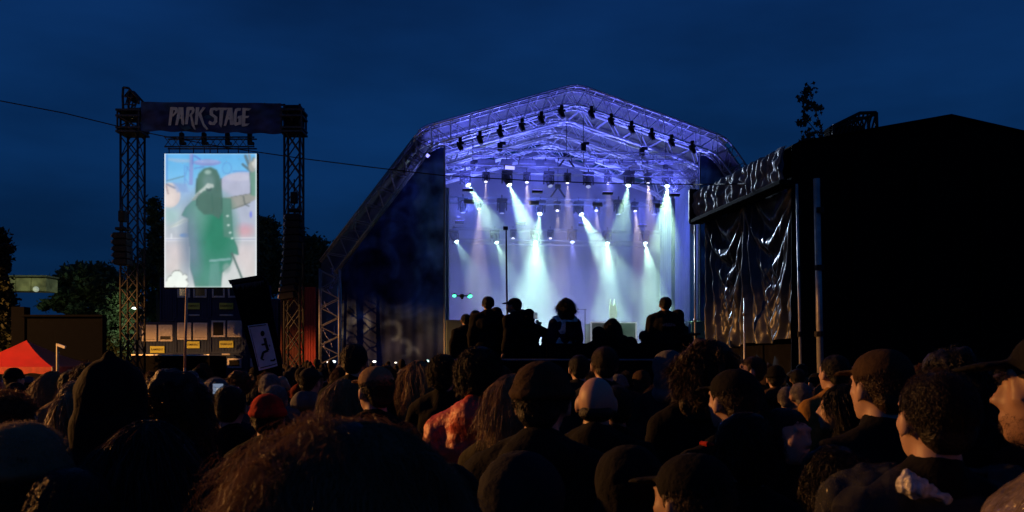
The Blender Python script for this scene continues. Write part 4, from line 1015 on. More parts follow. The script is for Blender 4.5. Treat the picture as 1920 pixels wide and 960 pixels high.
# ------------------------------------------------------------------ black tent and tarp at the right
M_tb = mat('black_tent_sheet', (.004, .004, .005), .9, var=.3, vscale=1.5, spec=.1); M_tarp = mat('glossy_tarp', (.06, .066, .08), .34, .25, var=.3, vscale=3, bump=.35, bscale=7)
NA = Vector((P(1484, 0, 20.8).x, 20.8, 0)); FA = Vector((P(1322, 0, 26.2).x, 26.2, 0))
bt = thing('black_tent', 'huge black gabled tent filling the right side', 'tent', NA, 0)
back = FA - NA
def front(px, py): v = P(px, py, 20.8)-NA; return (v.x, v.z)
gab = [front(1484, 276), front(1500, 268), front(1600, 250), front(1782, 218), front(2030, 274)]
z0 = -0.0
poly = [(gab[0][0], 0)] + gab + [(gab[-1][0], 0)]
vs_ = [Vector((x, 0, z)) for x, z in poly] + [Vector((x, 0, z)) + back for x, z in poly]; n = len(poly)
for nm_, k0 in (('gable_wall', 0), ('rear_wall', n)):
    mb = MB(); off = Vector((0, .02, 0)); mb.add(vs_[k0:k0+n] + [v+off for v in vs_[k0:k0+n]], [tuple(range(n))[::-1], tuple(range(n, 2*n))] + [(i, (i+1) % n, (i+1) % n+n, i+n) for i in range(n)]); mb.build(nm_, M_tb, bt)
q_ = [v + Vector((0, -.06 if i < n else .06, .04)) for i, v in enumerate(vs_)]
for i in range(1, n-2):
    mb = MB(); mb.add([q_[i], q_[i+n], q_[i+1+n], q_[i+1]] + [p-Vector((0, 0, .03)) for p in (q_[i], q_[i+n], q_[i+1+n], q_[i+1])], [(0, 1, 2, 3), (7, 6, 5, 4), (0, 3, 7, 4), (1, 5, 6, 2), (0, 4, 5, 1), (3, 2, 6, 7)]); mb.build('roof_sheet', M_tb, bt)
mb = MB(); _d = Vector((.45, .3, 0)); mb.add([vs_[0]+_d, vs_[1]+_d, vs_[1+n]+_d, vs_[n]+_d], [(0, 1, 2, 3)]); mb.build('side_sheet', M_tb, bt)
mb = MB(); mb.add([vs_[n-2], vs_[2*n-2], vs_[2*n-1], vs_[n-1]], [(0, 1, 2, 3)]); mb.build('side_sheet', M_tb, bt)
for i in range(3):
    x = front(1600+i*120, 0)[0]; MB().box((x, -.03, 3.2), (.05, .04, 6.4)).build('seam_strip', M_blk2, bt)
# fascia: crumpled tarp wrapped round the awning edge
tp = thing('tarp_canopy', 'black tarp canopy edge wrapped in crumpled glossy sheeting beside the stage', 'canopy', NA, math.atan2(back.y, back.x))
LS = back.length
fn = Vector((0, 1, 0))                      # local +y points towards the camera's left (outwards)
ca, sa = math.cos(tp.rotation_euler.z), math.sin(tp.rotation_euler.z)
def zat(py, s_): dd = 20.8 + (26.2-20.8)*s_; return EYE + (HY-py)/FOC*dd
nxx, nzz = 150, 26; vs_ = []
for j in range(nzz+1):
    t_ = j/nzz
    for i in range(nxx+1):
        s_ = i/nxx; zt_ = 6.82 + .02*math.sin(s_*23); zb_ = zt_-.84 + .1*s_
        z = zb_ + (zt_-zb_)*t_
        cr = .05*math.sin(s_*60+3*math.sin(s_*17)+t_*2.5) + .035*mnoise.noise(Vector((s_*26, t_*4, 0)))*2 + .03*math.sin(s_*131+t_*5)
        y = .26 + cr*(.9+.3*math.sin(math.pi*t_)) - .05*(1-t_)**6 - .08*t_**14
        vs_.append((s_*(LS+.25)-.1, y, z))
fs = [(j*(nxx+1)+i, (j+1)*(nxx+1)+i, (j+1)*(nxx+1)+i+1, j*(nxx+1)+i+1) for j in range(nzz) for i in range(nxx)]
mb = MB(); mb.add(vs_, fs); mb.add([(x, y-.02, z) for x, y, z in vs_], [f[::-1] for f in fs]); mb.build('wrapped_sheet', mat('matte_tarp', (.17, .18, .21), .55, .1, var=.3, vscale=3, bump=.5, bscale=9), tp, True)
MB().box((LS/2, .2, 5.93), (LS+.5, .42, .12), bev=.02).build('bottom_beam', M_blk2, tp)
MB().box((LS+.2, .18, 6.4), (.12, .5, 1.0), bev=.03).build('end_cap', M_blk, tp)
# the hanging tarp with its folds
tc_ = thing('tarp_curtain', 'glossy black tarp curtain hanging in deep folds below the canopy edge', 'tarp', NA, tp.rotation_euler.z)
nxx, nzz = 260, 150; vs_ = []
GP = [(-.02, 5.7), (.50, 5.9), (1.0, 5.8)]
for j in range(nzz+1):
    for i in range(nxx+1):
        s_ = i/nxx; zb_ = 2.32-.17*s_; z = zb_ + (5.95-zb_)*j/nzz; x = s_*LS
        h = 0
        for k, (gs, gz0) in enumerate(GP):          # folds fanning from the gathers
            dx = (s_-gs)*LS; dz = max(.25, gz0+.5-z)
            an = math.atan2(dx, dz)
            wgt = math.exp(-(an/.5)**2)
            h += wgt*(.10*math.sin(an*28+k) + .05*math.sin(an*61+k*2) + .018*math.sin(an*117) + .10)
        for (ms, hw, am, lo) in ((.25, .24, .10, 4.0), (.75, .24, .13, 3.7)):  # swags hanging between the gathers
            u = (s_-ms)/hw
            if abs(u) < 1.15:
                lev = (5.9 - z) - 1.35*(1-u*u)*.8
                fade = math.exp(-((lev)/.75)**2)*max(0, 1-abs(u)**4)
                h += am*fade*math.sin(lev*9+1.0) + .07*fade
        h += .035*mnoise.noise(Vector((x*2.2, z*1.3, 3))) + .02*mnoise.noise(Vector((x*7, z*3, 8))) + .05*mnoise.noise(Vector((x*.9, z*.8, 5)))
        vs_.append((x, -.22 + h, z + .03*math.sin(x*3)))
fs = [(j*(nxx+1)+i, (j+1)*(nxx+1)+i, (j+1)*(nxx+1)+i+1, j*(nxx+1)+i+1) for j in range(nzz) for i in range(nxx)]
mb = MB(); mb.add(vs_, fs); mb.build('hanging_sheet', M_tarp, tc_, True)
nxx2 = 60; vs_ = []
for j in range(9):
    for i in range(nxx2+1):
        x = LS*i/nxx2; vs_.append((x, -.2+.05*math.sin(x*6+j*.2), 2.2*j/8))
fs = [(j*(nxx2+1)+i, (j+1)*(nxx2+1)+i, (j+1)*(nxx2+1)+i+1, j*(nxx2+1)+i+1) for j in range(8) for i in range(nxx2)]
mb = MB(); mb.add(vs_, fs); mb.build('lower_sheet', M_blk2, tc_, True)
M_pole = mat('scaffold_tube', (.45, .44, .42), .4, .4, var=.3, vscale=5)
for (x, lb) in ((LS+.02, 'scaffold pole at the stage end of the tarp curtain'), (LS*.36, 'scaffold pole standing in the tarp folds')):
    p = NA + Vector((x*ca - .22*sa*0, x*sa, 0)); 
    t = thing('scaffold_pole', lb, 'pole', p + Vector((-sa*.3, ca*.3, 0))*(1 if sa > 0 else -1), 0, 'scaffold poles by the tarp'); MB().tube((0, 0, 0), (0, 0, 3.4 if x < LS*.9 else 5.8), .028, 8).build('tube', M_pole, t, True); MB().ell((0, 0, 3.0), .06).build('clamp', M_alud, t)
for (px, ya, d, lb, r_) in ((1494, 345, 20.3, 'thin pale pole at the near corner of the tarp curtain', .03), (1531, 335, 20.1, 'thicker pale pole standing against the black tent', .075)):
    p = P(px, 0, d)*Vector((1, 1, 0)); t = thing('scaffold_pole', lb, 'pole', p, 0, 'scaffold poles by the tarp')
    zt_ = P(0, ya, d).z; lean = .0
    MB().tube((.12, 0, 0), (0, 0, zt_), r_, 10).build('tube', M_pole, t, True)
    for z in (2.4, 3.9, 5.2): MB().tube((.06, 0, z-.06), (.06, 0, z+.06), r_*1.5, 8).build('clamp', M_blk, t)
# truss stub on the tent roof
rs = thing('roof_frame', 'dark lattice truss frame standing on the black tent roof', 'frame', P(1603, 262, 22.5), 0)
ro = rs.location
def Rf(px, py, y): v = P(px, py, 22.5)-ro; v.y = y; return v
oc = [(1563, 262), (1563, 236), (1612, 212), (1643, 211), (1644, 246)]
mb = MB()
for y in (0, .5): mb.path([Rf(*p, y) for p in oc], .045, 6)
mb.build('outer_chord', M_blk, rs, True)
for k in range(9):
    x = 1566+k*8; ytop = np.interp(x, [1563, 1612, 1643], [236, 212, 211])
    rod('brace', Rf(x, 258, 0), Rf(min(1643, x+14), np.interp(min(1643, x+14), [1563, 1612, 1643], [236, 212, 211]), 0), .025, M_blk, rs)
    rod('brace', Rf(x, ytop, .5), Rf(min(1643, x+10), 256, .5), .025, M_blk, rs)
rod('brace', Rf(1563, 240, 0), Rf(1643, 214, 0), .04, M_blk, rs); MB().box(Rf(1590, 247, .25), (.9, .5, .35), bev=.04).build('winch', M_blk2, rs)

# ------------------------------------------------------------------ cable across the picture
cb_ = MB(); pts = []
for (px, py, d) in ((-400, 100, 26), (0, 189, 28), (120, 212, 29), (222, 237, 30), (300, 254, 30), (420, 276, 30), (565, 297, 30), (700, 314, 30), (830, 329, 29), (1000, 339, 28), (1150, 344, 27), (1300, 346, 25), (1484, 343, 21)): pts.append(P(px, py, d))
fine = []
for i in range(len(pts)-1):
    for k in range(4): fine.append(pts[i].lerp(pts[i+1], k/4))
fine.append(pts[-1]); cb_.path(fine, .018, 6)
o = cb_.build('overhead_cable', M_rub, None, True); tag(o, 'thin black cable sagging across the whole scene in front of tower and stage', 'cable')

# ------------------------------------------------------------------ props on stage
rz_ = thing('drum_riser', 'pale boxed drum riser with white edges at the middle of the stage', 'riser', SW(SL(1147, 640, 2.6))*Vector((1, 1, 0))+Vector((0, 0, 1.43)), TH)
ww = 2.2; hh = 2.26
M_ris = mat('riser_grey', (.20, .23, .22), .8, var=.2, vscale=2)
MB().box((0, .4, hh/2), (ww, 1.6, hh), bev=.02).build('front_panel', M_ris, rz_)
f = MB()
for sx in (-1, 1): f.box((sx*(ww/2+.03), -.42, hh/2), (.06, .08, hh))
f.box((0, -.42, hh+.03), (ww+.12, .08, .06)); f.build('border', mat('riser_white_glow', (.8, .8, .8), .5, emit=(.75, .8, 1), es=.25), rz_)  # border edges given a faint glow, though they are no lamps
hs = thing('two_pronged_prop', 'pale flat prop with two upright points standing on the riser', 'stage prop', SW(SL(1150, 600, 2.6))*Vector((1, 1, 0))+Vector((0, 0, 1.43+hh)), TH)
pts = [(-11, 0), (-14, 30), (-15, 62), (-12, 72), (-10, 92), (-6, 74), (-2, 68), (2, 70), (6, 92), (9, 72), (12, 60), (16, 36), (12, 24), (10, 0)]
s_ = 1.2/92; MB().prism([(x*s_, z*s_) for x, z in pts], .0, .12).build('panel', mat('prop_pale_glow', (.5, .6, .5), .8, emit=(.30, .42, .35), es=.9), hs)  # glow put into the panel colour so it shows through the smoke
MB().box((0, .2, .05), (.4, .4, .1)).build('foot', M_blk, hs)
for (px, lb) in ((1097, 'thin microphone stand left of the riser'),):
    t = thing('microphone_stand', lb, 'microphone stand', SW(SL(px, 640, 3.0))*Vector((1, 1, 0))+Vector((0, 0, 1.43)), TH)
    zt = SW(SL(px, 580, 3.0)).z-1.43
    MB().tube((0, 0, 0), (0, 0, zt), .018, 6).build('upright', M_blk, t); MB().tube((-.33, 0, zt), (.1, 0, zt), .012, 6).build('boom', M_blk, t); MB().ell((-.36, 0, zt), (.05, .03, .03)).build('microphone', M_blk, t, True)
    for a_ in (0, 2.1, 4.2): MB().tube((0, 0, .12), (.28*math.cos(a_), .28*math.sin(a_), .01), .012, 5).build('leg', M_blk, t)
kd = thing('bass_drum', 'pale round drum head low on the stage behind the denim vest person', 'drum', SW(SL(1090, 633, 5.0))*Vector((1, 1, 0))+Vector((0, 0, 2.2)), TH)
MB().tube((0, 0, 0), (0, .45, 0), .34, 20).build('shell', M_blk, kd); MB().tube((0, -.01, 0), (0, -.03, 0), .32, 20).build('drum_head', mat('drum_head', (.7, .72, .68), .5), kd); MB().box((0, .2, -.55), (.5, .4, .42)).build('stand', M_blk, kd)
for (px0, px1, py0, v, lb) in ((836, 866, 600, -.35, 'grey green side panel at the left foot of the stage opening'), (1294, 1326, 602, -.35, 'grey green side panel at the right foot of the stage opening')):
    a = SW(SL(px0, py0, v)); b = SW(SL(px1, py0, v)); t = thing('side_panel', lb, 'panel', (a.x, a.y, 0), TH, 'side panels at the stage foot')
    MB().box(((b-a).length/2, 0, a.z/2), ((b-a).length, .5, a.z), bev=.03).build('panel', mat('panel_grey', (.11, .15, .13), .7, var=.2, vscale=2), t)
eq = thing('equipment_rack', 'small desk of gear with a blue lit strip near the right curtain', 'equipment', SW(SL(1302, 625, 4.5))*Vector((1, 1, 0))+Vector((0, 0, 1.43)), TH)
MB().box((0, 0, .7), (.9, .5, 1.4), bev=.03).build('case', M_blk, eq); MB().box((0, -.2, 1.75), (.5, .05, .3)).build('screen', mat('pale_gear', (.5, .55, .6), .5), eq)
MB().box((0, -.27, 1.5), (.7, .04, .07)).build('light_strip', mat('blue_strip', (.1, .1, .8), .4, emit=(.1, .2, 1), es=1.5, var=0), eq); MB().box((-.3, -.1, 2.35), (.5, .05, .3)).build('screen', MATS['pale_gear'], eq); MB().tube((-.3, 0, 1.4), (-.3, 0, 2.3), .03).build('stem', M_blk, eq)

# ------------------------------------------------------------------ mast with camera, drone, small lights
ms = thing('camera_mast', 'thin black mast with small dark box on top in front of the stage', 'mast', P(951, 0, 18)*Vector((1, 1, 0)), 0)
MB().path([Vector((.03, 0, 0)), P(949, 432, 18)-ms.location], .02, 8, [.024, .016]).build('pole', M_blk, ms, True); MB().box(P(948, 428, 18)-ms.location, (.1, .1, .07), bev=.01).build('camera_head', M_blk, ms)
dr = thing('drone', 'small hovering drone with bright green lights left of the stage opening', 'drone', P(866, 555, 24), R(8))
M_gl = mat('green_light', (.1, 1, .4), .4, emit=(.06, 1, .42), es=4, var=0)
b = MB(); b.ell((0, 0, 0), (.075, .12, .06)); b.box((0, -.1, -.07), (.06, .06, .05), bev=.01); b.build('drone_body', M_blk, dr, True)
for i, (sx, sy) in enumerate(((-1, -1), (1, -1), (1, 1), (-1, 1))):
    e = Vector((sx*.215, sy*.13, .01)); a = MB().tube((sx*.04, sy*.04, 0), e, .014, 6).build('arm', M_blk, dr)
    m = MB().tube(e-Vector((0, 0, .02)), e+Vector((0, 0, .05)), .022, 8).build('motor', M_blk, a)
    r_ = MB(); r_.box(e+Vector((0, 0, .055)), (.2, .018, .004), rot=Matrix.Rotation(.5+i, 3, 'Z')); r_.build('rotor', M_blk, a)
    if i != 3: MB().ell(e-Vector((0, .02, .02)), (.05, .04, .035)).build('light', M_gl, a, True)
for (px, py, lb, col, s_) in ((615, 679, 'leftmost tiny white light below the stage wing', (1, 1, 1), .05), (626, 678, 'wider tiny white light below the stage wing', (.8, .95, 1), .08), (702, 678, 'tiny round white light under the middle of the printed wing', (.9, 1, 1), .07), (742, 680, 'faint tiny light under the printed wing', (.8, .8, .7), .05), (801, 677, 'tiny turquoise light near the opening post', (.6, 1, 1), .08)):
    t = thing('work_light', lb, 'light', P(px, 0, 36.5)*Vector((1, 1, 0)), 0, 'small lights along the stage front')
    z = P(0, py, 36.5).z; MB().tube((0, 0, 0), (0, 0, z-.05), .02, 6).build('stand', M_blk, t); MB().ell((0, 0, z), (s_*1.1, .03, s_*.62)).build('bulb', mat('bulb%d' % px, col, .4, emit=col, es=2.2, var=0), t, True)

# ------------------------------------------------------------------ black flag with pictogram
DF = 10.0
fg = thing('flag', 'tall black flag on a pole with a white panel showing a bent stick figure', 'flag', P(545, 0, DF)*Vector((1, 1, 0)), 0)
def F_(px, py, dy=0): v = P(px, py, DF)-fg.location; v.y = dy; return v
Ledge = [(430, 526), (437, 545), (444, 570), (452, 600), (462, 640), (471, 670), (480, 705), (486, 740)]
Redge = [(488, 517), (501, 526), (506, 555), (512, 590), (520, 630), (527, 665), (530, 705), (534, 740)]
nn = 40; m_ = 20; vs_ = []
for j in range(nn+1):
    t_ = j/nn*(len(Ledge)-1); k = min(len(Ledge)-2, int(t_)); f_ = t_-k
    l = Vector(Ledge[k]).lerp(Vector(Ledge[k+1]), f_); r_ = Vector(Redge[k]).lerp(Vector(Redge[k+1]), f_)
    for i in range(m_+1):
        s_ = i/m_; p = l.lerp(r_, s_); vs_.append(F_(p.x, p.y, .014*math.sin(s_*7+j*.13)+.01*math.sin(j*.3) ))
def Fsurf(px, py):
    j = min(range(len(vs_)), key=lambda q_: (vs_[q_].x-F_(px, py).x)**2+(vs_[q_].z-F_(px, py).z)**2); return vs_[j].y
fs = [(j*(m_+1)+i, (j+1)*(m_+1)+i, (j+1)*(m_+1)+i+1, j*(m_+1)+i+1) for j in range(nn) for i in range(m_)]
mb = MB(); mb.add(vs_, fs); mb.add([v+Vector((0, .006, 0)) for v in vs_], [f[::-1] for f in fs]); mb.build('flag_cloth', mat('flag_black', (.005, .005, .006), .9, spec=.05, var=.3, vscale=20), fg, True)
mb = MB(); mb.add([F_(430, 526, -.045), F_(488, 516.5, -.045), F_(492, 522, -.045), F_(434, 534, -.045)], [(0, 1, 2, 3)]); mb.build('top_hem', M_blk, fg)
mb = MB(); rr = random.Random(4)
for k in range(26):
    x = 437+k*2.3; y = 535.5-(x-437)*.155; l_ = rr.uniform(5, 13)
    mb.add([F_(x, y, -.046), F_(x+1.7, y-.2, -.046), F_(x+1.3+rr.uniform(-.4, .4), y+l_, -.046)], [(0, 2, 1)])
mb.build('fringe_highlight', mat('grey_highlight', (.16, .16, .16), .8), fg)  # grey streaks painted as the highlight under the hem
def grid_quad(q4, n_, off):
    a, b, c, d = [Vector(q_) for q_ in q4]; o_ = []
    for j in range(n_+1):
        for i in range(n_+1):
            p = a.lerp(b, i/n_).lerp(d.lerp(c, i/n_), j/n_); o_.append(F_(p.x, p.y, Fsurf(p.x, p.y)-off))
    return o_, [(j*(n_+1)+i, (j+1)*(n_+1)+i, (j+1)*(n_+1)+i+1, j*(n_+1)+i+1) for j in range(n_) for i in range(n_)]
mb = MB(); g_, f4 = grid_quad(((466, 611), (502, 606), (522, 686), (487, 695)), 10, .02); mb.add(g_, f4); pn = mb.build('white_panel', mat('panel_white', (.85, .84, .88), .8, var=.12, vscale=9), fg, True)
mb = MB()
def stroke(pts, w_):
    for i in range(len(pts)-1):
        a, b = Vector(pts[i]), Vector(pts[i+1]); d = (b-a).normalized(); n_ = Vector((-d.y, d.x))*w_/2; K = 4
        for k in range(K):
            p0 = a.lerp(b, k/K)-d*.25*(k == 0); p1 = a.lerp(b, (k+1)/K)+d*.25
            mb.add([F_(*(p0-n_), Fsurf(*p0)-.032-.0005*len(mb.f) % .004), F_(*(p1-n_), Fsurf(*p1)-.032), F_(*(p1+n_), Fsurf(*p1)-.032), F_(*(p0+n_), Fsurf(*p0)-.032)], [(0, 1, 2, 3)])
hd_ = [F_(493.5+3.9*math.cos(a_*.524), 625.5+5.3*math.sin(a_*.524), Fsurf(493.5, 625.5)-.034) for a_ in range(12)]; mb.add(hd_, [tuple(range(12))[::-1]])
stroke([(497, 634), (499.5, 646), (503, 657)], 5.2); stroke([(499, 645), (491.5, 646.5)], 3.6); stroke([(503, 657), (494.5, 661), (491.5, 673)], 4.6); stroke([(491.5, 673), (496, 675)], 2.6); stroke([(508, 676), (514.5, 676), (517, 673)], 3.2); stroke([(505, 647), (506.5, 649)], 2)
stroke([(469, 613.5), (500, 609)], 1.6); stroke([(490, 690), (520, 682)], 1.6); stroke([(487.5, 688), (471, 617)], .8)
mb.build('stick_figure', mat('print_black', (.01, .01, .01), .8), pn)
MB().path([F_(490, 518.5, .03), F_(500, 528, .03), F_(504, 556, .03), F_(510, 591, .03), F_(525, 666, .03), F_(532, 780, .03)], .011, 8).build('pole', M_blk, fg, True)
wp = thing('wooden_pole', 'thin bare wooden pole raised from the crowd under the video screen', 'pole', P(346, 0, 11)*Vector((1, 1, 0)), 0)
MB().path([P(345, 780, 11)-wp.location, P(346.5, 690, 11)-wp.location, P(350.5, 539, 11)-wp.location], .017, 8).build('pole', mat('pole_wood', (.75, .55, .35), .6), wp, True)
# ------------------------------------------------------------------ viewing platform
vp = thing('viewing_platform', 'low black viewing platform holding the raised group in front of the stage', 'platform', P(1080, 0, 13.3)*Vector((1, 1, 0)), 0)
w3 = (P(1302, 0, 13.3).x-P(852, 0, 13.3).x)
MB().box((0, 1.3, .98), (w3, 2.6, .1)).build('deck', M_blk2, vp)
for k in range(8): ph_ = 1.72 if k < 3 else 2.04; MB().box((w3*((k+.5)/8-.5), 0, ph_/2), (w3/8-.01, .05, ph_)).build('parapet_panel', M_blk2, vp)
MB().tube((-w3/2, -.06, 1.79), (w3/2, -.06, 1.79), .018, 8).build('rail', M_alud, vp)
# ================================================================== people
def voxel(mb, vox, smooth=4, name='m'):
    me = mb.mesh(name, None); o = bpy.data.objects.new('tmp', me); C.objects.link(o)
    r_ = o.modifiers.new('r', 'REMESH'); r_.mode = 'VOXEL'; r_.voxel_size = vox; r_.use_smooth_shade = True
    s_ = o.modifiers.new('s', 'SMOOTH'); s_.factor = .5; s_.iterations = smooth
    dg = bpy.context.evaluated_depsgraph_get(); me2 = bpy.data.meshes.new_from_object(o.evaluated_get(dg)); me2.name = name
    bpy.data.objects.remove(o); bpy.data.meshes.remove(me); me2.materials.clear(); me2.materials.append(None)
    me2.polygons.foreach_set('use_smooth', [True]*len(me2.polygons)); return me2
def displace(me, amp, freq, seed=0, zmin=-9):
    me.update()
    n = len(me.vertices); co = np.empty(n*3); me.vertices.foreach_get('co', co); no = np.empty(n*3); me.vertex_normals.foreach_get('vector', no) if hasattr(me, 'vertex_normals') else None
    co = co.reshape(-1, 3); no = no.reshape(-1, 3)
    for i in range(n):
        p = co[i]
        if p[2] < zmin: continue
        h = 0
        for a, f in zip(amp, freq): h += a*mnoise.noise(Vector((p[0]*f+seed, p[1]*f, p[2]*f*.6+seed*2)))
        co[i] = p + no[i]*h
    me.vertices.foreach_set('co', co.ravel()); me.update()
V3 = Vector
def pose(kind):
    """joint positions, facing +Y, right hand at +x"""
    j = dict(hip=V3((0, 0, .93)), sh_l=V3((-.185, 0, 1.41)), sh_r=V3((.185, 0, 1.41)))
    j['el_l'] = V3((-.235, -.03, 1.13)); j['wr_l'] = V3((-.225, .04, .88)); j['el_r'] = V3((.235, -.03, 1.13)); j['wr_r'] = V3((.225, .04, .88))
    j['hd_l'] = V3((-.2, .08, .8)); j['hd_r'] = V3((.2, .08, .8))
    if kind == 'crossed':
        j['el_l'] = V3((-.25, .05, 1.16)); j['wr_l'] = V3((-.02, .22, 1.2)); j['hd_l'] = V3((.07, .2, 1.22))
        j['el_r'] = V3((.25, .05, 1.16)); j['wr_r'] = V3((.04, .2, 1.16)); j['hd_r'] = V3((-.06, .22, 1.17))
    if kind in ('phone_left', 'phone_right'):
        s_ = -1 if kind == 'phone_left' else 1; k = 'l' if s_ < 0 else 'r'
        j['el_'+k] = V3((s_*.27, .14, 1.30)); j['wr_'+k] = V3((s_*.205, .27, 1.52)); j['hd_'+k] = V3((s_*.19, .30, 1.60))
    if kind == 'cup':
        j['el_l'] = V3((-.27, .06, 1.15)); j['wr_l'] = V3((-.27, .27, 1.27)); j['hd_l'] = V3((-.27, .34, 1.32))
    if kind == 'elbow_out':
        j['el_r'] = V3((.40, .02, 1.24)); j['wr_r'] = V3((.20, .14, 1.42)); j['hd_r'] = V3((.16, .16, 1.50))
    if kind == 'hug':
        j['el_r'] = V3((.33, .06, 1.25)); j['wr_r'] = V3((.50, .1, 1.36)); j['hd_r'] = V3((.57, .1, 1.37))
    return j
def hand(mb, wr, hd, side, grip=False):
    d = (hd-wr).normalized(); up = V3((0, 0, 1)) if abs(d.z) < .8 else V3((0, 1, 0))
    a = d.cross(up).normalized()*side; nrm = a.cross(d).normalized()
    pc = wr + d*.055
    mb.cap(wr, pc, .026, .034, 8); mb.ell(pc+d*.02, (.04, .04, .026), 10, 6, rot=Matrix((a, d, nrm)).transposed())
    for k, (off, ln) in enumerate(((-.030, .060), (-.010, .072), (.010, .068), (.028, .052))):
        b = pc + d*.045 + a*off; c = .55 if not grip else 1.3
        p1 = b + d*ln*.5 + nrm*ln*.12*c; p2 = p1 + (d*math.cos(c)+nrm*math.sin(c))*ln*.32; p3 = p2 + (d*math.cos(c*1.8)+nrm*math.sin(c*1.8))*ln*.26
        mb.cap(b, p1, .0105, .0098, 6); mb.cap(p1, p2, .0098, .009, 6); mb.cap(p2, p3, .009, .008, 6)
    t0 = pc - a*.03; t1 = t0 - a*.028 + d*.02 + nrm*.012; t2 = t1 + d*.028 + nrm*.014; mb.cap(t0, t1, .014, .011, 6); mb.cap(t1, t2, .011, .009, 6)
def head_prims(mb, hi=False, ear=True):
    n = 18 if hi else 12
    mb.ell((0, -.012, 1.632), (.077, .096, .094), n, n-4); mb.ell((0, .022, 1.585), (.064, .074, .078), n, n-4); mb.ell((0, .03, 1.555), (.054, .064, .055), n, n-4)
    mb.ell((0, .074, 1.526), (.026, .022, .02), 10, 8); mb.cap((0, .09, 1.632), (0, .109, 1.594), .008, .0115, 8); mb.ell((-.011, .1, 1.590), (.007, .009, .007), 6, 5); mb.ell((.011, .1, 1.590), (.007, .009, .007), 6, 5)
    mb.cap((-.034, .078, 1.651), (.034, .078, 1.651), .0125, .0125, 8); mb.ell((-.034, .07, 1.624), (.017, .014, .013), 8, 6); mb.ell((.034, .07, 1.624), (.017, .014, .013), 8, 6); mb.ell((-.042, .062, 1.60), (.02, .02, .018), 8, 6); mb.ell((.042, .062, 1.60), (.02, .02, .018), 8, 6)
    mb.ell((0, .094, 1.562), (.023, .011, .008), 10, 6); mb.ell((0, .092, 1.550), (.020, .011, .008), 10, 6)
    if ear:
        for s_ in (-1, 1):
            rt = Matrix.Rotation(s_*R(-18), 3, 'Z')
            mb.ell((s_*.083, -.008, 1.606), (.009, .021, .033), 10, 8, rot=rt); mb.cap((s_*.078, .006, 1.585), (s_*.084, .0, 1.578), .008, .008, 6)
    mb.cap((0, -.03, 1.42), (0, -.012, 1.56), .066, .054, 12)
def body_mesh(kind, vox, hi=False):
    j = pose(kind); mb = MB(); head_prims(mb, hi)
    mb.ell((0, 0, .98), (.165, .115, .14), 16, 12); mb.ell((0, 0, 1.12), (.14, .1, .15), 16, 12); mb.ell((0, 0, 1.3), (.17, .115, .165), 16, 12)
    mb.cap((-.12, -.01, 1.38), (.12, -.01, 1.38), .06, .06, 12)
    for s_ in (-1, 1): mb.cap((s_*.02, -.015, 1.465), (s_*.15, -.01, 1.385), .042, .045, 10)
    for k, s_ in (('l', -1), ('r', 1)):
        mb.cap(j['sh_'+k]-V3((s_*.008, 0, .035)), j['el_'+k], .05, .043, 12); mb.cap(j['el_'+k], j['wr_'+k], .042, .027, 12)
        hand(mb, j['wr_'+k], j['hd_'+k], s_, grip=(kind.startswith('phone') or kind == 'cup'))
        mb.cap((s_*.09, 0, .92), (s_*.1, .01, .5), .088, .056, 12); mb.cap((s_*.1, .01, .5), (s_*.11, -.02, .09), .054, .036, 12)
        mb.cap((s_*.11, -.03, .045), (s_*.125, .15, .035), .04, .032, 10)
    return voxel(mb, vox, 3, 'body')
def jacket_mesh(kind, hood=False, collar=False, bulk=1.0, seed=0):
    j = pose(kind); mb = MB(); b = bulk
    mb.ell((0, 0, .98), (.19*b, .145*b, .14), 16, 12); mb.ell((0, 0, 1.12), (.17*b, .13*b, .17), 16, 12); mb.ell((0, -.005, 1.29), (.195*b, .14*b, .175), 16, 12)
    mb.cap((-.12, -.01, 1.385), (.12, -.01, 1.385), .08*b, .08*b, 12)
    for s_ in (-1, 1): mb.cap((s_*.02, -.02, 1.47), (s_*.165, -.01, 1.39), .058*b, .066*b, 10)
    mb.cap((0, -.03, 1.42), (0, -.02, 1.475 + (.03 if collar else 0)), .085, .078, 14)
    for k, s_ in (('l', -1), ('r', 1)):
        mb.cap(j['sh_'+k]-V3((0, 0, .03)), j['el_'+k], .072*b, .064*b, 12); mb.cap(j['el_'+k], j['wr_'+k].lerp(j['el_'+k], .08), .062*b, .045*b, 12)
    if hood:                       # hood lying on the back
        mb.ell((0, -.115, 1.44), (.12, .075, .085), 14, 10); mb.cap((-.085, -.02, 1.47), (0, -.11, 1.5), .035, .045, 8); mb.cap((.085, -.02, 1.47), (0, -.11, 1.5), .035, .045, 8)
    me = voxel(mb, .017, 3, 'jacket'); displace(me, (.014, .009, .004), (6, 14, 30), seed); return me
def trouser_mesh():
    mb = MB(); mb.ell((0, 0, .93), (.178, .13, .12), 14, 10)
    for s_ in (-1, 1): mb.cap((s_*.09, 0, .9), (s_*.1, .01, .5), .1, .075, 10); mb.cap((s_*.1, .01, .5), (s_*.11, -.02, .12), .073, .058, 10)
    return voxel(mb, .02, 3, 'trousers')
def shoe_mesh():
    mb = MB()
    for s_ in (-1, 1): mb.cap((s_*.11, -.04, .045), (s_*.128, .16, .04), .048, .043, 10)
    return voxel(mb, .016, 2, 'shoes')
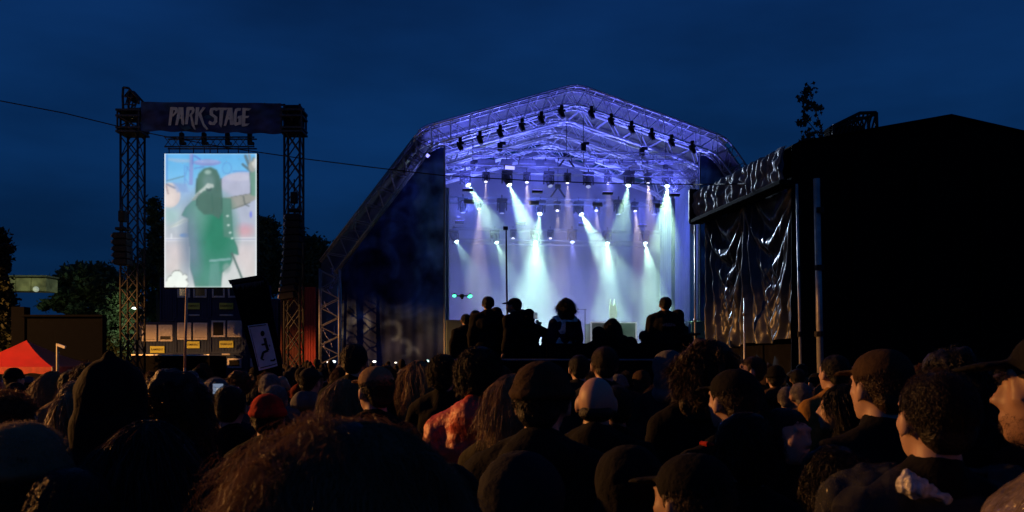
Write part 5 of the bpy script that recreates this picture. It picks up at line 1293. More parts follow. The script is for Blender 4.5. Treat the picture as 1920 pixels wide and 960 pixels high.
def hair_mesh(kind, seed=0):
    mb = MB(); amp, fr = (.006, .003), (18, 44); vx = .011
    if kind == 'short': mb.ell((0, -.02, 1.643), (.084, .1, .093), 18, 12); mb.ell((0, -.06, 1.59), (.07, .052, .06), 14, 10)
    if kind == 'thick': mb.ell((0, -.02, 1.652), (.096, .112, .105), 18, 12); mb.ell((0, -.06, 1.59), (.084, .066, .075), 14, 10); amp = (.010, .005)
    if kind == 'bob': mb.ell((0, -.02, 1.645), (.094, .106, .1), 18, 12); mb.ell((0, -.05, 1.56), (.1, .08, .1), 16, 12); amp = (.007, .004)
    if kind == 'long': mb.ell((0, -.02, 1.643), (.09, .105, .097), 18, 12); mb.ell((0, -.055, 1.54), (.092, .07, .12), 16, 12); mb.ell((0, -.085, 1.4), (.1, .05, .15), 14, 10); amp = (.007, .004)
    if kind == 'curly': mb.ell((0, -.02, 1.655), (.115, .125, .115), 18, 12); mb.ell((0, -.05, 1.55), (.125, .095, .11), 16, 12); mb.ell((0, -.06, 1.47), (.12, .07, .09), 14, 10); amp = (.024, .014); fr = (14, 34)
    if kind == 'bun': mb.ell((0, -.02, 1.643), (.085, .1, .094), 18, 12); mb.ell((0, -.05, 1.6), (.07, .06, .06)); mb.ell((0, -.085, 1.715), (.042, .042, .038), 12, 8)
    if kind == 'ponytail': mb.ell((0, -.02, 1.643), (.085, .1, .094), 18, 12); mb.cap((0, -.11, 1.66), (0, -.15, 1.5), .03, .035, 10); mb.cap((0, -.15, 1.5), (0, -.14, 1.36), .035, .012, 8)
    if kind == 'beanie':
        mb.ell((0, -.018, 1.668), (.09, .106, .088), 20, 12); amp = (.006, .003)
        for i in range(20):
            a = 2*math.pi*i/20; b_ = 2*math.pi*(i+1)/20; mb.cap((.088*math.cos(a), -.018+.103*math.sin(a), 1.645), (.088*math.cos(b_), -.018+.103*math.sin(b_), 1.645), .019, .019, 6)
    if kind == 'cap':
        mb.ell((0, -.018, 1.665), (.088, .105, .082), 20, 12); mb.ell((0, .12, 1.665), (.068, .075, .009), 16, 6, rot=Matrix.Rotation(R(-8), 3, 'X')); amp = (.003, .001); vx = .009
    if kind == 'brimmed':
        mb.ell((0, -.015, 1.675), (.09, .105, .085), 20, 12); mb.ell((0, -.01, 1.645), (.15, .17, .012), 24, 6); amp = (.006, .003); vx = .009
    if kind == 'hood': mb.ell((0, -.03, 1.64), (.104, .118, .112), 20, 12); mb.ell((0, -.045, 1.55), (.105, .1, .1), 16, 12); mb.ell((0, -.04, 1.46), (.13, .1, .07), 14, 10); amp = (.006, .003)
    if kind == 'tall_hood': mb.ell((0, -.03, 1.65), (.108, .12, .125), 20, 12); mb.cap((0, -.045, 1.7), (0, -.06, 1.775), .07, .02, 12); mb.ell((0, -.045, 1.55), (.12, .105, .12), 16, 12); mb.ell((0, -.04, 1.44), (.16, .11, .09), 14, 10); amp = (.006, .003)
    if kind == 'bald': mb.ell((0, -.05, 1.575), (.079, .062, .04), 14, 10); amp = (.002, .001)
    me = voxel(mb, vx, 2, kind)
    if kind not in ('cap', 'brimmed', 'beanie', 'hood', 'tall_hood'):      # keep the face clear
        n = len(me.vertices); co = np.empty(n*3); me.vertices.foreach_get('co', co); co = co.reshape(-1, 3)
        k = (co[:, 1] > .03) & (co[:, 2] < 1.66); co[k, 1] = .03 + (co[k, 1]-.03)*.15
        me.vertices.foreach_set('co', co.ravel()); me.update()
    displace(me, amp, fr, seed); me.name = kind; return me
def cloth(name, c, **k): return mat(name, c, .9, spec=.12, var=.3, vscale=12, bump=.25, bscale=60, **k)
SK = {'fair': mat('skin_fair', (.52, .33, .25), .5, var=.08, spec=.35), 'tan': mat('skin_tan', (.36, .21, .14), .5, var=.08, spec=.35)}
HC = {'black': (.012, .010, .009), 'brown': (.045, .024, .013), 'auburn': (.12, .045, .018), 'blond': (.30, .19, .09), 'grey': (.22, .2, .18)}
HM = {k: mat('hair_'+k, v, .45, var=.35, vscale=40, bump=.5, bscale=120, spec=.3) for k, v in HC.items()}
CLC = {'black': (.008, .008, .009), 'charcoal': (.02, .02, .022), 'navy': (.008, .012, .03), 'brown': (.05, .03, .018), 'olive': (.05, .045, .022), 'tan': (.26, .17, .09), 'mustard': (.30, .16, .04), 'dim tan': (.13, .095, .075), 'red': (.45, .03, .018), 'dark red': (.12, .012, .01), 'grey': (.12, .12, .12), 'white': (.55, .55, .55), 'pink': (.4, .16, .15)}
CM = {k: cloth('cloth_'+k.replace(' ', '_'), v) for k, v in CLC.items()}
CM['shiny red'] = mat('cloth_shiny_red', (.6, .08, .045), .5, var=.3, vscale=14, bump=.8, bscale=22)
CM['dim tan'] = mat('wet_plastic', (.15, .12, .12), .22, var=.5, vscale=16, bump=1.0, bscale=26)
_bm, _jm, _hm = {}, {}, {}
def strand_arrays(style, n, seed, length, wd, c, r, k, face, curl, lift):
    rs_ = np.random.RandomState(seed); c = np.array(c); r = np.array(r)
    u = rs_.normal(size=(n*2, 3)); u /= np.linalg.norm(u, axis=1)[:, None]
    ok = (u[:, 2] > -.55) & ~((u[:, 1] > .35) & (u[:, 2] < .35)) if face else (u[:, 2] > -.9)
    u = u[ok][:n]; n = len(u)
    p = c + u*r; P_ = [p.copy()]; step = (length*rs_.uniform(.6, 1.15, n)/k)[:, None]
    ph = rs_.uniform(0, 6.28, n); cf = rs_.uniform(.8, 1.6, n)
    clump = np.array([mnoise.noise_vector(Vector((a[0]*3.2+seed, a[1]*3.2, a[2]*3.2))) for a in u])
    for i in range(k):
        q_ = (p-c)/r; ql = np.linalg.norm(q_, axis=1)[:, None]; nn_ = q_/ql
        if style == 'curly':
            d = nn_*lift*(1-i/k) + np.array([0, 0, -1])*(.35+.5*i/k) + clump*1.5*curl
            d = d + curl*.9*np.stack([np.cos(ph+i*cf*1.5), np.sin(ph+i*cf*1.5), np.cos(ph*1.7+i*cf*1.3)], 1)
        elif style == 'dome':
            d = np.array([0, 0, -1.0]) + nn_*(.5 if i < 2 else .1) + clump*1.2*curl + .5*curl*np.stack([np.cos(ph+i*cf*1.4), np.sin(ph+i*cf*1.4), np.cos(ph*1.7+i*cf)], 1)
        elif style == 'long':
            d = np.array([0, -.12, -1.0]) + nn_*(.45 if i < 2 else .06) + clump*.5*curl + .22*curl*np.stack([np.cos(ph+i*cf), np.sin(ph+i*cf), 0*ph], 1)
        elif style == 'flat':
            d = nn_*.18 + np.array([0, -.3, -.8]) + clump*.35 + .16*rs_.normal(size=(n, 3))
        else:
            d = nn_*.8 + np.array([0, -.25, -.55]) + clump*.9 + .35*rs_.normal(size=(n, 3))
        d /= np.linalg.norm(d, axis=1)[:, None]
        p = p + d*step
        q_ = (p-c)/r; ql = np.linalg.norm(q_, axis=1)[:, None]
        p = np.where(ql < 1.0, c + q_/ql*r*1.005, p); P_.append(p.copy())
    A = np.stack(P_, 1); side = rs_.normal(size=(n, 3)); side[:, 2] *= .3; side /= np.linalg.norm(side, axis=1)[:, None]
    tp_ = np.linspace(1, .25, k+1)[None, :, None]*wd
    V = np.stack([A - side[:, None, :]*tp_, A + side[:, None, :]*tp_], 2).reshape(-1, 3)
    b = np.arange(n)[:, None]*(k+1)*2 + np.arange(k)[None, :]*2
    return V, np.stack([b, b+1, b+3, b+2], -1).reshape(-1, 4)
def np_mesh(name, V, F):
    me = bpy.data.meshes.new(name); me.vertices.add(len(V)); me.vertices.foreach_set('co', V.ravel().astype(np.float32))
    me.loops.add(F.size); me.loops.foreach_set('vertex_index', F.ravel().astype(np.int32)); me.polygons.add(len(F)); me.polygons.foreach_set('loop_start', np.arange(len(F))*4); me.polygons.foreach_set('loop_total', np.full(len(F), 4)); me.update(); me.validate(); return me
FUZZ = {'short': [('flat', 4200, .017, .0008, (0, -.022, 1.643), (.087, .103, .096), 4, 1)], 'thick': [('dome', 3600, .06, .0013, (0, -.03, 1.64), (.099, .114, .115), 5, 1)],
 'bob': [('long', 3200, .17, .0013, (0, -.025, 1.645), (.098, .11, .103), 6, 1)], 'long': [('long', 4200, .36, .0014, (0, -.025, 1.645), (.094, .11, .101), 7, 1)],
 'curly': [('dome', 5200, .12, .0015, (0, -.035, 1.61), (.125, .132, .14), 6, 1.3)], 'bun': [('flat', 2400, .03, .0011, (0, -.022, 1.643), (.088, .103, .097), 4, 1), ('curly', 500, .03, .001, (0, -.085, 1.715), (.043, .043, .04), 3, 1)],
 'ponytail': [('flat', 2400, .03, .0011, (0, -.022, 1.643), (.088, .103, .097), 4, 1), ('long', 900, .3, .0014, (0, -.13, 1.64), (.034, .034, .034), 6, 1)],
 'beanie': [('flat', 1500, .006, .0008, (0, -.018, 1.664), (.096, .112, .09), 2, 1)], 'hood': [], 'tall_hood': []}
def add_fuzz(me, kind):
    if not FUZZ.get(kind): return me
    bm = bmesh.new(); bm.from_mesh(me)
    for q_, (st, n, ln, wd, c, r, k, curl) in enumerate(FUZZ[kind]):
        V, F = strand_arrays(st, n, 50+q_+len(_hm)*3, ln, wd, c, r, k, st != 'curly' and kind not in ('beanie',), curl, .3)
        m2 = np_mesh('f', V, F); bm.from_mesh(m2); bpy.data.meshes.remove(m2)
    bm.to_mesh(me); bm.free(); return me
def get_body(k, hi=False):
    key = (k, hi)
    if key not in _bm: _bm[key] = body_mesh(k, .0085 if hi else .0125, hi)
    return _bm[key]
def get_jacket(k, hood, bulk=1.0):
    key = (k, hood, bulk)
    if key not in _jm: _jm[key] = jacket_mesh(k, hood, False, bulk, len(_jm)*3.1)
    return _jm[key]
def get_hair(k, v=0):
    key = (k, v)
    if key not in _hm: _hm[key] = add_fuzz(hair_mesh(k, v*5.3+1), k)
    return _hm[key]
TRO, SHO = trouser_mesh(), shoe_mesh()
def skinned(name, me, m, par):
    o = obj(name, me, par); o.material_slots[0].link = 'OBJECT'; o.material_slots[0].material = m; return o
HN = {'short': 'short hair', 'thick': 'thick hair', 'bob': 'chin length hair', 'long': 'long hair', 'curly': 'curly hair', 'bun': 'hair in a bun', 'ponytail': 'a ponytail', 'beanie': 'beanie', 'cap': 'cap', 'brimmed': 'brimmed hat', 'hood': 'hood up', 'tall_hood': 'pointed hood up', 'bald': 'bald head'}
PEOPLE = []; HERO = []
def person(px, py, d, label, hair='short', hcol='black', jack='black', kind='stand', hood=False, yaw=0, skin='fair', hi=False, base=0, tilt=0, group='people in the crowd', bulk=1.0, hairv=0, skip_hair=False, wide=1.0, filler=False):
    p = P(px, py, d); p0 = V3((p.x, p.y, base)); s_ = (p.z-base)/1.74
    t = thing('person', label, 'person', p0, R(yaw), group); t.scale = (s_*wide, s_*wide, s_)
    if tilt: t.rotation_euler = (0, R(tilt), R(yaw))
    bo = skinned('body', get_body(kind, hi), SK[skin], t)
    skinned('jacket', get_jacket(kind, hood, bulk), CM[jack], t)
    skinned('trousers', TRO, CM['black'], t); skinned('shoes', SHO, CM['charcoal'], t)
    if not skip_hair:
        if hair in ('beanie', 'cap', 'brimmed'):
            skinned(hair if hair != 'brimmed' else 'hat', get_hair(hair), hcol_mat(hcol), t); skinned('hair', get_hair('short'), HM['brown' if len(label) % 2 else 'black'], t)
        elif hair in ('hood', 'tall_hood'): skinned('hood', get_hair(hair, hairv), hcol_mat(hcol), t)
        else: skinned('hair', get_hair(hair, hairv), HM.get(hcol) or hcol_mat(hcol), t)
    PEOPLE.append((p0.x, p0.y, .26*(s_)))
    if not filler and base == 0: HERO.append((px, py, d))
    return t
def hcol_mat(c): return CM.get(c) or HM[c]

# strand hair for the nearest heads
def strands(parent, style, n, m, seed=0, length=.12, wd=.0012, c=(0, -.02, 1.645), r=(.09, .106, .1), k=8, name='hair', face=True, curl=1.0, lift=0.3):
    V, F = strand_arrays(style, n, seed, length, wd, c, r, k, face, curl, lift); me = np_mesh(name, V, F)
    me.materials.append(m)
    return obj(name, me, parent)
def strand_mat(name, c): return mat(name, c, .5, var=.3, vscale=8, spec=.4, translucent=.3)
SB = strand_mat('strand_brown', (.2, .115, .058)); SD = strand_mat('strand_dark', (.06, .035, .022)); SBl = strand_mat('strand_blond', (.34, .22, .12)); SR = strand_mat('strand_auburn', (.26, .11, .045))
def eyes(t):
    for s_ in (-1, 1):
        MB().ell((s_*.034, .0765, 1.622), (.0115, .0095, .0055), 12, 8).build('eye', mat('eye_dark', (.08, .06, .05), .2), t, True)

# ---- the heads close to the camera
t = person(664, 768, 1.25, 'large rounded head of brown hair filling the bottom left of centre, left rim lit orange', 'curly', 'black', 'black', hi=False, yaw=-6, skip_hair=True)
mb = MB(); mb.ell((0, -.03, 1.575), (.158, .16, .152), 24, 18); mb.ell((0, -.05, 1.47), (.175, .14, .14), 20, 14); me = voxel(mb, .012, 4, 'hair'); displace(me, (.012, .005), (10, 26), 2)
skinned('hair', me, HM['black'], t)
strands(t, 'dome', 24000, SB, 5, .15, .0006, (0, -.03, 1.56), (.170, .168, .168), 9, 'hair_strand', True, .9, .25)['kind'] = 'stuff'
t = person(45, 801, 1.9, 'grey brown knitted beanie at the lower left corner, top edge lit tan', 'beanie', 'tan', 'charcoal', hood=True, yaw=10, wide=1.05)
strands(t, 'short', 3500, strand_mat('strand_wool', (.3, .24, .17)), 8, .010, .0007, (0, -.018, 1.662), (.096, .112, .092), 3, 'wool_fluff', True)['kind'] = 'stuff'
t = person(22, 737, 3.0, 'dark haired person cut by the left picture edge, hair top lit orange', 'short', 'brown', 'black', yaw=-12)
strands(t, 'short', 4000, SB, 12, .03, .0013, k=4, name='hair_strand')['kind'] = 'stuff'
t = person(212, 690, 2.75, 'person in pointed dark hood and tan jacket lit orange at the left', 'tall_hood', 'black', 'tan', hood=False, yaw=14, bulk=1.08)
t = person(290, 790, 1.95, 'long dark haired person standing in front of the hooded tan jacket', 'long', 'black', 'black', yaw=-8, skip_hair=False)
strands(t, 'long', 7000, SD, 21, .42, .0012, (0, -.025, 1.645), (.096, .112, .1), 9, 'hair_strand')['kind'] = 'stuff'
t = person(330, 708, 3.1, 'brown curly haired person right of the pointed hood, left edge lit', 'curly', 'brown', 'black', yaw=5, hairv=1)
strands(t, 'dome', 6000, SR, 23, .09, .0010, (0, -.03, 1.62), (.118, .125, .12), 6, 'hair_strand', True, .7)['kind'] = 'stuff'
t = person(433, 720, 4.6, 'short haired person holding up a lit phone at the left', 'short', 'black', 'black', kind='phone_left', yaw=0, hi=True)
def phone(px, py, d, label, w_=.075, h_=.145, bright=1.2, col=(.55, .7, 1), landscape=False, tilt=0, group='lit phones held up in the crowd', look=0):
    p = P(px, py, d); t = thing('phone', label, 'phone', p, R(look), group)
    if landscape: w_, h_ = h_, w_
    b = MB().box((0, .004, 0), (w_, .008, h_), bev=.003).build('phone_case', M_blk, t); b.rotation_euler = (0, R(tilt), 0)
    MB().box((0, -.0015, 0), (w_*.92, .002, h_*.94)).build('display', mat('phone_display_%d' % (px), (.1, .1, .1), .2, emit=col, es=bright, var=.0), b)
    MB().box((w_*.12, -.003, -h_*.12), (w_*.5, .001, h_*.35)).build('picture', mat('phone_picture_%d' % px, (.1, .1, .1), .2, emit=(1, .95, .9), es=bright*1.5, var=0), b)
    return t
phone(409, 729, 4.95, 'blue lit phone in the raised left hand of the short haired person', .062, .06, .3)
t = person(503, 742, 4.4, 'person in bright red knitted beanie left of centre', 'beanie', 'red', 'black', yaw=4)
t = person(702, 688, 4.5, 'person in a tan and black cap with lit left rim, behind the large curly head', 'cap', 'tan', 'black', yaw=38)
t = person(665, 642, 6.4, 'tall short haired person under the left stage wing with orange lit ear', 'short', 'black', 'black', yaw=-4)
t = person(783, 677, 6.6, 'long wavy blond haired person left of the red shiny hood', 'long', 'blond', 'black', yaw=20, hairv=2)
strands(t, 'long', 2500, SBl, 31, .34, .003, k=8, name='hair_strand')['kind'] = 'stuff'
t = person(833, 668, 6.0, 'dark thick haired person between the blond hair and the red hood', 'thick', 'black', 'black', yaw=-10)
t = person(900, 655, 4.1, 'person in shiny red hooded jacket, the hood lying on the back', 'thick', 'black', 'shiny red', hood=True, yaw=-10, bulk=1.05)
t = person(1018, 684, 2.9, 'person in dark brown beanie and black hooded coat at the bottom centre', 'beanie', 'brown', 'black', hood=True, yaw=-14, bulk=1.12, wide=1.05)
t = person(966, 704, 3.5, 'wavy blond haired person half hidden left of the dark brown beanie', 'bob', 'blond', 'olive', yaw=-20, hairv=4)
strands(t, 'dome', 4000, SBl, 35, .07, .0012, (0, -.03, 1.62), (.1, .11, .11), 6, 'hair_strand', True, .6)['kind'] = 'stuff'
t = person(1118, 701, 3.7, 'bald headed person in black hooded coat right of the dark brown beanie', 'bald', 'black', 'black', hood=True, yaw=-6, hi=True, bulk=1.05)
t = person(1085, 664, 7.9, 'small short haired person between brown beanie and bald head', 'short', 'black', 'charcoal', yaw=8)
t = person(1133, 648, 6.1, 'short haired person standing directly behind the bald head', 'short', 'brown', 'charcoal', yaw=4)
t = person(1251, 659, 6.0, 'person with dark hood up in front of the platform right end', 'hood', 'grey', 'charcoal', yaw=10)
t = person(1317, 647, 4.1, 'thick curly haired person in front of the tarp corner', 'curly', 'brown', 'black', yaw=4, hairv=5)
strands(t, 'dome', 5000, SB, 37, .07, .0010, (0, -.03, 1.62), (.115, .122, .12), 6, 'hair_strand', True, .6)['kind'] = 'stuff'
t = person(1372, 694, 3.4, 'person in black cap with lit ear and nape and red collar edge', 'cap', 'black', 'black', yaw=28, hi=True, skin='fair', bulk=1.05)
MB().box((-.12, -.03, 1.455), (.1, .05, .018), rot=Matrix.Rotation(R(12), 3, 'Y'), bev=.006).build('collar_patch', CM['red'], t)
t = person(1407, 667, 7.4, 'person in profile facing left with pale lit face, in front of the tarp', 'short', 'brown', 'black', yaw=82, hi=True); eyes(t)
t = person(1562, 664, 5.9, 'person in mustard jacket near the pale pole at the right', 'short', 'black', 'mustard', yaw=22, bulk=1.1, hood=False)
t = person(1648, 657, 3.0, 'person in peaked cap turned left, orange lit cheek and nape', 'cap', 'brown', 'black', yaw=20, hi=True, skin='fair', bulk=1.04); eyes(t)
t = person(1574, 722, 4.3, 'woman with dark hair looking down between the mustard jacket and orange cap', 'bob', 'black', 'black', yaw=70, hi=True, skin='fair'); eyes(t)
t = person(1749, 692, 2.2, 'big short haired man at the lower right, ear and neck lit, clear plastic poncho', 'short', 'black', 'black', yaw=8, hi=True, skin='fair', bulk=1.02)
strands(t, 'short', 7000, SD, 41, .009, .0006, (0, -.024, 1.645), (.086, .101, .095), 3, 'hair_strand')['kind'] = 'stuff'
big = t
t = person(1982, 616, 1.85, 'bearded man in dark cap in profile at the right picture edge, face lit orange', 'cap', 'black', 'dim tan', yaw=58, hi=True, skin='tan', bulk=1.05)
strands(t, 'short', 2200, SD, 43, .008, .0005, (0, .028, 1.548), (.058, .072, .05), 3, 'beard', False)['kind'] = 'stuff'
t = person(1780, 664, 3.9, 'dark curly head behind the two big men at the right', 'curly', 'black', 'black', yaw=0, hairv=6)
strands(t, 'dome', 3500, SD, 45, .07, .0012, (0, -.03, 1.62), (.118, .125, .12), 6, 'hair_strand', True, .6)['kind'] = 'stuff'
t = person(1800, 655, 5.0, 'person in backwards dark cap with a pale strap behind the bearded man', 'cap', 'black', 'black', yaw=190, hairv=0)
MB().box((-.045, -.12, 1.665), (.012, .02, .05), bev=.004).build('cap_strap', CM['white'], t)
t = person(1292, 852, 2.0, 'person in very dark cap at the bottom right of centre', 'cap', 'black', 'black', yaw=40, skin='tan')
t = person(1395, 780, 2.7, 'dark clothed person in front of the black cap, back unlit', 'thick', 'black', 'black', yaw=10)
t = person(1180, 838, 2.3, 'dark head at the bottom under the bald person', 'hood', 'black', 'black', yaw=-6)
t = person(830, 872, 2.0, 'dark hooded head low at the bottom right of the large curly head', 'hood', 'black', 'black', yaw=12)
t = person(985, 850, 1.9, 'person in black hood with brown lit folds at the bottom centre', 'hood', 'charcoal', 'brown', yaw=-22, bulk=1.1)
t = person(1560, 842, 2.4, 'dark hooded person left of the clear poncho', 'thick', 'black', 'black', yaw=-4)
t = person(140, 870, 1.75, 'dark head at the bottom between the knitted beanie and long hair', 'short', 'black', 'black', yaw=5)
# cup held up
t = person(1478, 762, 3.3, 'person holding up a drink, hand lit, in front of the black tent', 'short', 'black', 'black', kind='cup', yaw=-150, hi=True, skin='fair')
hp_ = t.location + Matrix.Rotation(R(-150), 3, 'Z') @ V3((-.27, .36, 1.37))*(t.scale.x)
cu = thing('cup', 'pale drinks cup with a light rim held by a lit hand at the right', 'cup', hp_, 0)
MB().tube((0, 0, -.05), (0, 0, .06), .03, 14, .04).build('cup_wall', CM['charcoal'], cu, True); MB().tube((0, 0, .061), (0, 0, .075), .042, 14).build('rim', CM['white'], cu)
# the poncho: crumpled clear plastic on the big man's shoulders, hood gathered behind the neck
pm = bpy.data.materials.new('clear_plastic'); pm.use_nodes = True; b_ = pm.node_tree.nodes['Principled BSDF']
b_.inputs['Base Color'].default_value = (.75, .78, .8, 1); b_.inputs['Roughness'].default_value = .18; b_.inputs['Alpha'].default_value = .05; b_.inputs['Coat Weight'].default_value = .15
mb = MB(); mb.ell((0, 0, 1.28), (.23, .18, .2), 18, 12); mb.cap((-.16, -.01, 1.41), (.16, -.01, 1.41), .105, .105, 12); mb.cap((-.2, 0, 1.4), (-.27, 0, 1.1), .1, .1, 12); mb.cap((.2, 0, 1.4), (.27, 0, 1.1), .1, .1, 12); mb.ell((0, 0, 1.02), (.27, .2, .2), 18, 12)
me = voxel(mb, .011, 3, 'poncho'); displace(me, (.03, .02, .008), (7, 18, 45), 3)
bm = bmesh.new(); bm.from_mesh(me); bmesh.ops.delete(bm, geom=[v for v in bm.verts if (v.co.z < .86 or (v.co.z > 1.44 and abs(v.co.x) < .1))], context='VERTS'); bm.to_mesh(me); bm.free()
po = thing('rain_poncho', 'clear crumpled plastic rain poncho with gathered hood on the big man at lower right', 'poncho', big.location, big.rotation_euler.z); po.scale = big.scale
o = obj('poncho_sheet', me, po); o.material_slots[0].link = 'OBJECT'; o.material_slots[0].material = pm
mb = MB(); mb.ell((-.13, -.12, 1.465), (.034, .03, .02), 14, 10); mb.cap((-.14, -.12, 1.475), (-.06, -.14, 1.44), .022, .014, 10); me = voxel(mb, .006, 1, 'hood'); displace(me, (.012, .012, .006), (26, 60, 110), 8)
o = obj('gathered_hood', me, po); o.material_slots[0].link = 'OBJECT'; o.material_slots[0].material = mat('plastic_bunch', (.6, .58, .55), .15, var=.4, vscale=60, bump=.5, bscale=60)

# ---- the raised group on the viewing platform
GP_ = 'people raised on the viewing platform'
def raised(px, py, d, label, **k): k.setdefault('skin', 'tan'); k.setdefault('wide', 1.08); return person(px, py, d, label, base=1.03 if 'base' not in k else k.pop('base'), group=GP_, **k)
raised(873, 588, 14.6, 'small silhouetted person at the far left of the raised group', hair='short', yaw=20, jack='black', bulk=1.1)
raised(892, 581, 14.9, 'silhouetted person leaning in behind the tallest left silhouette', hair='short', yaw=-10)
raised(915, 555, 14.0, 'tallest silhouetted person of the left raised group, short hair', hair='short', yaw=6, bulk=1.12)
raised(931, 577, 14.5, 'silhouetted person tucked behind the right shoulder of the tallest left one', hair='beanie', hcol='black', yaw=0)
raised(963, 559, 14.0, 'silhouetted person in a cap with the peak to the left, beside the thin mast', hair='cap', hcol='black', yaw=62, bulk=1.12)
raised(978, 581, 14.5, 'silhouetted person behind the right shoulder of the cap wearer', hair='hood', hcol='black')
raised(991, 580, 13.9, 'silhouetted person with right elbow out holding up a small phone', hair='hood', hcol='black', kind='elbow_out', yaw=0, bulk=1.05)
phone(1004, 592, 13.75, 'tiny dark phone beside the head of the silhouette with elbow out', .06, .1, .15, group='phones of the raised group')
raised(1028, 617, 13.9, 'low silhouetted hooded figure left of the denim vest', hair='hood', hcol='black', base=.55)
vest = raised(1059, 563, 13.8, 'curly haired person facing left in pale denim vest with large dark back patch', hair='curly', hcol='black', jack='navy', yaw=58, hairv=3, bulk=1.05)
vest.rotation_euler.z = R(25)
mb = MB(); mb.ell((0, 0, 1.0), (.196, .152, .14), 16, 12); mb.ell((0, 0, 1.12), (.18, .14, .17), 16, 12); mb.ell((0, -.008, 1.29), (.203, .15, .18), 16, 12); mb.cap((-.13, -.012, 1.41), (.13, -.012, 1.41), .088, .088, 12)
me = voxel(mb, .016, 3, 'vest'); displace(me, (.02, .01), (6, 15), 4)
M_vest = mat('denim_pale', (.85, .8, .8), .9, var=.5, vscale=14, emit=None); o = skinned('vest', me, M_vest, vest)
MB().box((.035, -.168, 1.24), (.22, .02, .3), bev=.008).build('back_patch', CM['black'], vest); MB().box((.1, -.163, 1.03), (.12, .02, .1), bev=.008).build('back_patch', CM['black'], vest)
for i in range(6): MB().box((.035+(-.08+.03*i), -.181, 1.22+.03*math.sin(i*2)), (.02, .004, .16), rot=Matrix.Rotation(R(-20+13*i), 3, 'Y')).build('patch_print', CM['navy'], vest)
raised(1122, 613, 13.8, 'silhouetted round headed person in front of the riser, left one', hair='hood', hcol='black', base=.75)
raised(1148, 597, 14.0, 'silhouetted long haired person in front of the two pronged prop', hair='long', yaw=0, base=.9)
raised(1182, 633, 14.1, 'low dark head in front of the riser right end', hair='thick', base=.6)
raised(1208, 619, 14.1, 'low dark head left of the broad shouldered silhouette', hair='short', base=.7)
rp = raised(1247, 556, 13.8, 'broad shouldered silhouetted man with faint grey print on his jacket back', hair='short', yaw=4, bulk=1.22)
raised(1269, 581, 14.3, 'silhouetted person leaning on the right shoulder of the broad man', hair='hood', hcol='black', yaw=20)
M_gp = mat('grey_jacket_print', (.14, .14, .14), .8)
for i in range(7):
    a = R(20+23*i); MB().box((.085*math.cos(a)+.01, -.186, 1.27+.04*math.sin(a)), (.03, .006, .02), rot=Matrix.Rotation(-a, 3, 'Y')).build('back_print', M_gp, rp)
MB().box((.01, -.187, 1.28), (.09, .006, .022)).build('back_print', M_gp, rp)
ch = thing('folding_table', 'small dark table edge with a pale cup at the platform right end', 'table', P(1293, 0, 13.9)*V3((1, 1, 0)), 0)
z = P(0, 627, 13.9).z
MB().box((0, 0, z), (.26, .4, .03), bev=.008).build('table_top', M_blk, ch)
for sx in (-.1, .1): MB().tube((sx, 0, 1.03), (sx, 0, z-.015), .014, 6).build('leg', M_blk, ch)
bt_ = thing('bottle', 'slim pale bottle standing on the small dark table', 'bottle', P(1292, 0, 13.9)*V3((1, 1, 0)) + V3((0, -.05, z+.016)), 0); MB().tube((0, 0, 0), (0, 0, .14), .022, 10).build('bottle', CM['white'], bt_, True); MB().tube((0, 0, .14), (0, 0, .2), .01, 8).build('neck', CM['white'], bt_, True)

HERO += [(495, 635, 10.0), (520, 650, 10.0), (480, 640, 10.0), (346, 660, 11.0)]
# ---- filling crowd, every person an object
rr = random.Random(11)
ZN = [(-200, 40, 'at the left edge'), (40, 200, 'before the black wall'), (200, 300, 'under the left tower leg'), (300, 480, 'under the video screen'), (480, 590, 'below the black flag'), (590, 700, 'before the arch leg'), (700, 850, 'before the printed wing'), (850, 1080, 'before the left stage half'), (1080, 1310, 'before the right stage half'), (1310, 1490, 'before the tarp curtain'), (1490, 1700, 'by the pale poles'), (1700, 2200, 'before the black tent')]
protos = {}
hairs = [('short', 'black'), ('short', 'brown'), ('thick', 'black'), ('thick', 'brown'), ('bob', 'auburn'), ('long', 'brown'), ('long', 'black'), ('curly', 'auburn'), ('bun', 'brown'), ('ponytail', 'blond'), ('beanie', 'black'), ('beanie', 'grey'), ('cap', 'black'), ('cap', 'charcoal'), ('bald', 'brown'), ('hood', 'charcoal'), ('hood', 'brown'), ('short', 'grey'), ('thick', 'auburn'), ('long', 'blond')]
jacks = ['black', 'charcoal', 'black', 'navy', 'brown', 'olive', 'black', 'charcoal', 'grey', 'dark red', 'tan']
rows = [3.6, 4.4, 5.2, 6.0, 6.9, 7.8, 8.8, 9.9, 11.1, 12.3, 13.6, 15.8, 17.6, 19.6]
NEAR = {i: 0 for i in range(12)}
cnt = 0; FILL = []
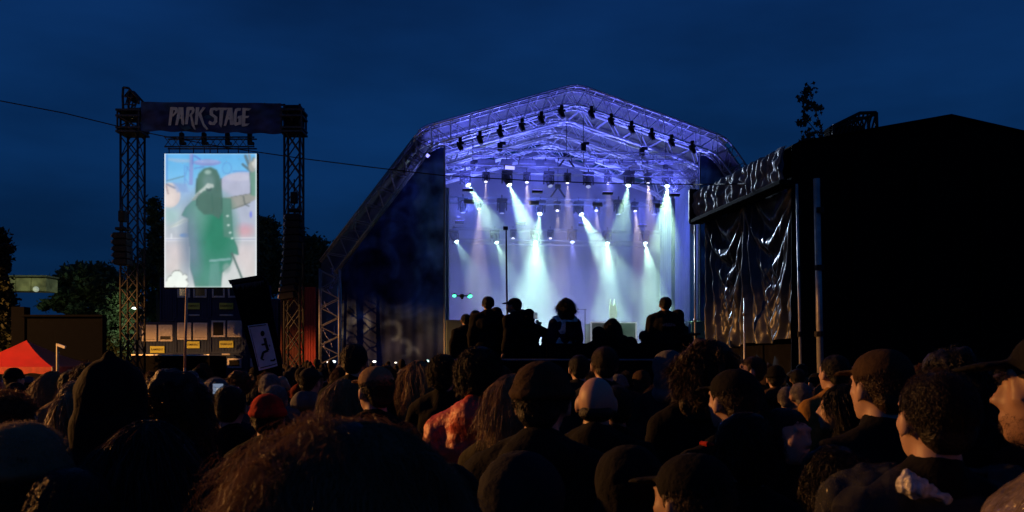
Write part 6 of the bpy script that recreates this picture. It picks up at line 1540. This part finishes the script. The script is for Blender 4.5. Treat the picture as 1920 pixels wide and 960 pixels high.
for ri, d in enumerate(rows):
    half = d*(960+(60 if d < 7 else 110))/FOC; x = -half + rr.uniform(0, .4); gap = .5 if d < 9 else .56 if d < 14 else .8
    while x < half:
        dx = gap*rr.uniform(.8, 1.35); x += dx
        yy = d + rr.uniform(-.28, .28)
        px = CX + FOC*x/yy
        if any((x-a)**2 + (yy-b)**2 < (.40)**2 for a, b, _ in PEOPLE): continue
        if yy > 12.4 and yy < 17.2 and 850 < CX+FOC*x/yy < 1310: continue
        if 20.0 < yy and px > 1460: continue
        if abs(px-345) < 12 and abs(yy-11) < .5: continue
        if abs(px-545) < 14 and abs(yy-10) < .5: continue
        if px < 470 and yy > 14: continue
        h = rr.gauss(1.665 if d < 8 else 1.62 if px > 480 else 1.575, .065); h = max(1.5, min(1.80, h))
        py = HY - (h-EYE)/yy*FOC
        if yy < 4.8: py = max(py, 712)
        if any(yy < hd - .2 and abs(px-hx_) < .5*.2*FOC*(1/yy+1/hd)*.9 and py < hy + .24*FOC/hd for hx_, hy, hd in HERO): continue
        hr, hc = rr.choice(hairs); jk = rr.choice(jacks)
        zn = next((z for z in ZN if z[0] <= px < z[1]), ZN[0] if px < 900 else ZN[-1])
        row = 'near' if yy < 6.5 else 'middle' if yy < 11.5 else 'far'
        jn = jk
        adj = {'short': 'short-haired', 'thick': 'thick-haired', 'bob': 'bob-haired', 'long': 'long-haired', 'curly': 'curly-haired', 'bun': 'bun-haired', 'ponytail': 'ponytailed', 'bald': 'bald', 'beanie': 'beanie', 'cap': 'cap', 'hood': 'hood-up', 'brimmed': 'brimmed-hat'}[hr]
        lb = ('' if hr == 'bald' else hc + ' ') + f'{adj} person in {jn} jacket, {row} rows {zn[2]}'
        o = person(px, py, yy, lb, filler=True, hair=hr, hcol=hc, jack=jk, kind=rr.choice(['stand', 'stand', 'crossed', 'stand']), hood=rr.random() < .3, yaw=rr.gauss(4, 22), skin=rr.choice(['fair', 'tan']), group='people in the crowd ' + zn[2], hairv=rr.choice([0, 1]) if hr in ('thick', 'curly', 'long') else 0)
        FILL.append((px, o)); cnt += 1
by = {}
for px, o in sorted(FILL, key=lambda q_: q_[0]): by.setdefault(o['label'], []).append(o)
for lb, os_ in by.items():
    if len(os_) > 1:
        nm_ = {2: ['left one', 'right one'], 3: ['left one', 'middle one', 'right one']}.get(len(os_))
        for i, o in enumerate(os_):
            o['label'] = lb + ', ' + (nm_[i] if nm_ else ('first', 'second', 'third', 'fourth', 'fifth', 'sixth', 'seventh')[i] + ' from left')
print('crowd', cnt, 'people', len(PEOPLE))
phone(361, 711, 9.42, 'white lit phone held up in the crowd below the video screen', .075, .12, 1.3, (.85, .85, 1))
lt = thing('lantern', 'tiny orange lantern light in the crowd below the left tower leg', 'lantern', P(308, 704, 9.6), 0); MB().ell((0, 0, 0), (.022, .022, .04), 8, 6).build('flame', mat('lantern_lit', (1, .8, .4), .4, emit=(1, .6, .2), es=2.5, var=0), lt, True); MB().tube((0, 0, -.1), (0, 0, -.04), .03, 8).build('base', M_blk, lt)
# two raised phone arms
person(376, 716, 9.1, 'person lifting a white lit phone below the video screen', 'short', 'black', 'black', kind='phone_left', group='phone holders in the crowd')
# the far rows past those, one mass
mb = MB(); rr = random.Random(5)
for d in np.arange(21.5, 33.5, .95):
    half = d*1000/FOC; x = -half
    while x < half:
        x += rr.uniform(.5, .95); px = CX+FOC*x/d
        if (px > 1300 and d > 18) or px < 530: continue
        h = rr.gauss(1.66, .08); y = d+rr.uniform(-.3, .3); rt = Matrix.Rotation(rr.uniform(-.4, .4), 3, 'Z')
        mb.ell((x, y, h-.12), (.085, .105, .125), 8, 6, rot=rt); mb.tube((x, y, h-.33), (x, y, h-.18), .06, 6, .05)
        mb.ell((x, y, h-.45), (.24, .13, .16), 8, 6, rot=rt); mb.ell((x, y, h-.75), (.19, .13, .32), 8, 6, rot=rt); mb.tube((x-.09, y, 0), (x-.09, y, h-.8), .06, 5, .09); mb.tube((x+.09, y, 0), (x+.09, y, h-.8), .06, 5, .09)
o = mb.build('crowd', cloth('far_crowd_cloth', (.03, .024, .02)), None, True); tag(o, 'dark mass of far spectators packed up to the stage front', 'crowd', kind='stuff')
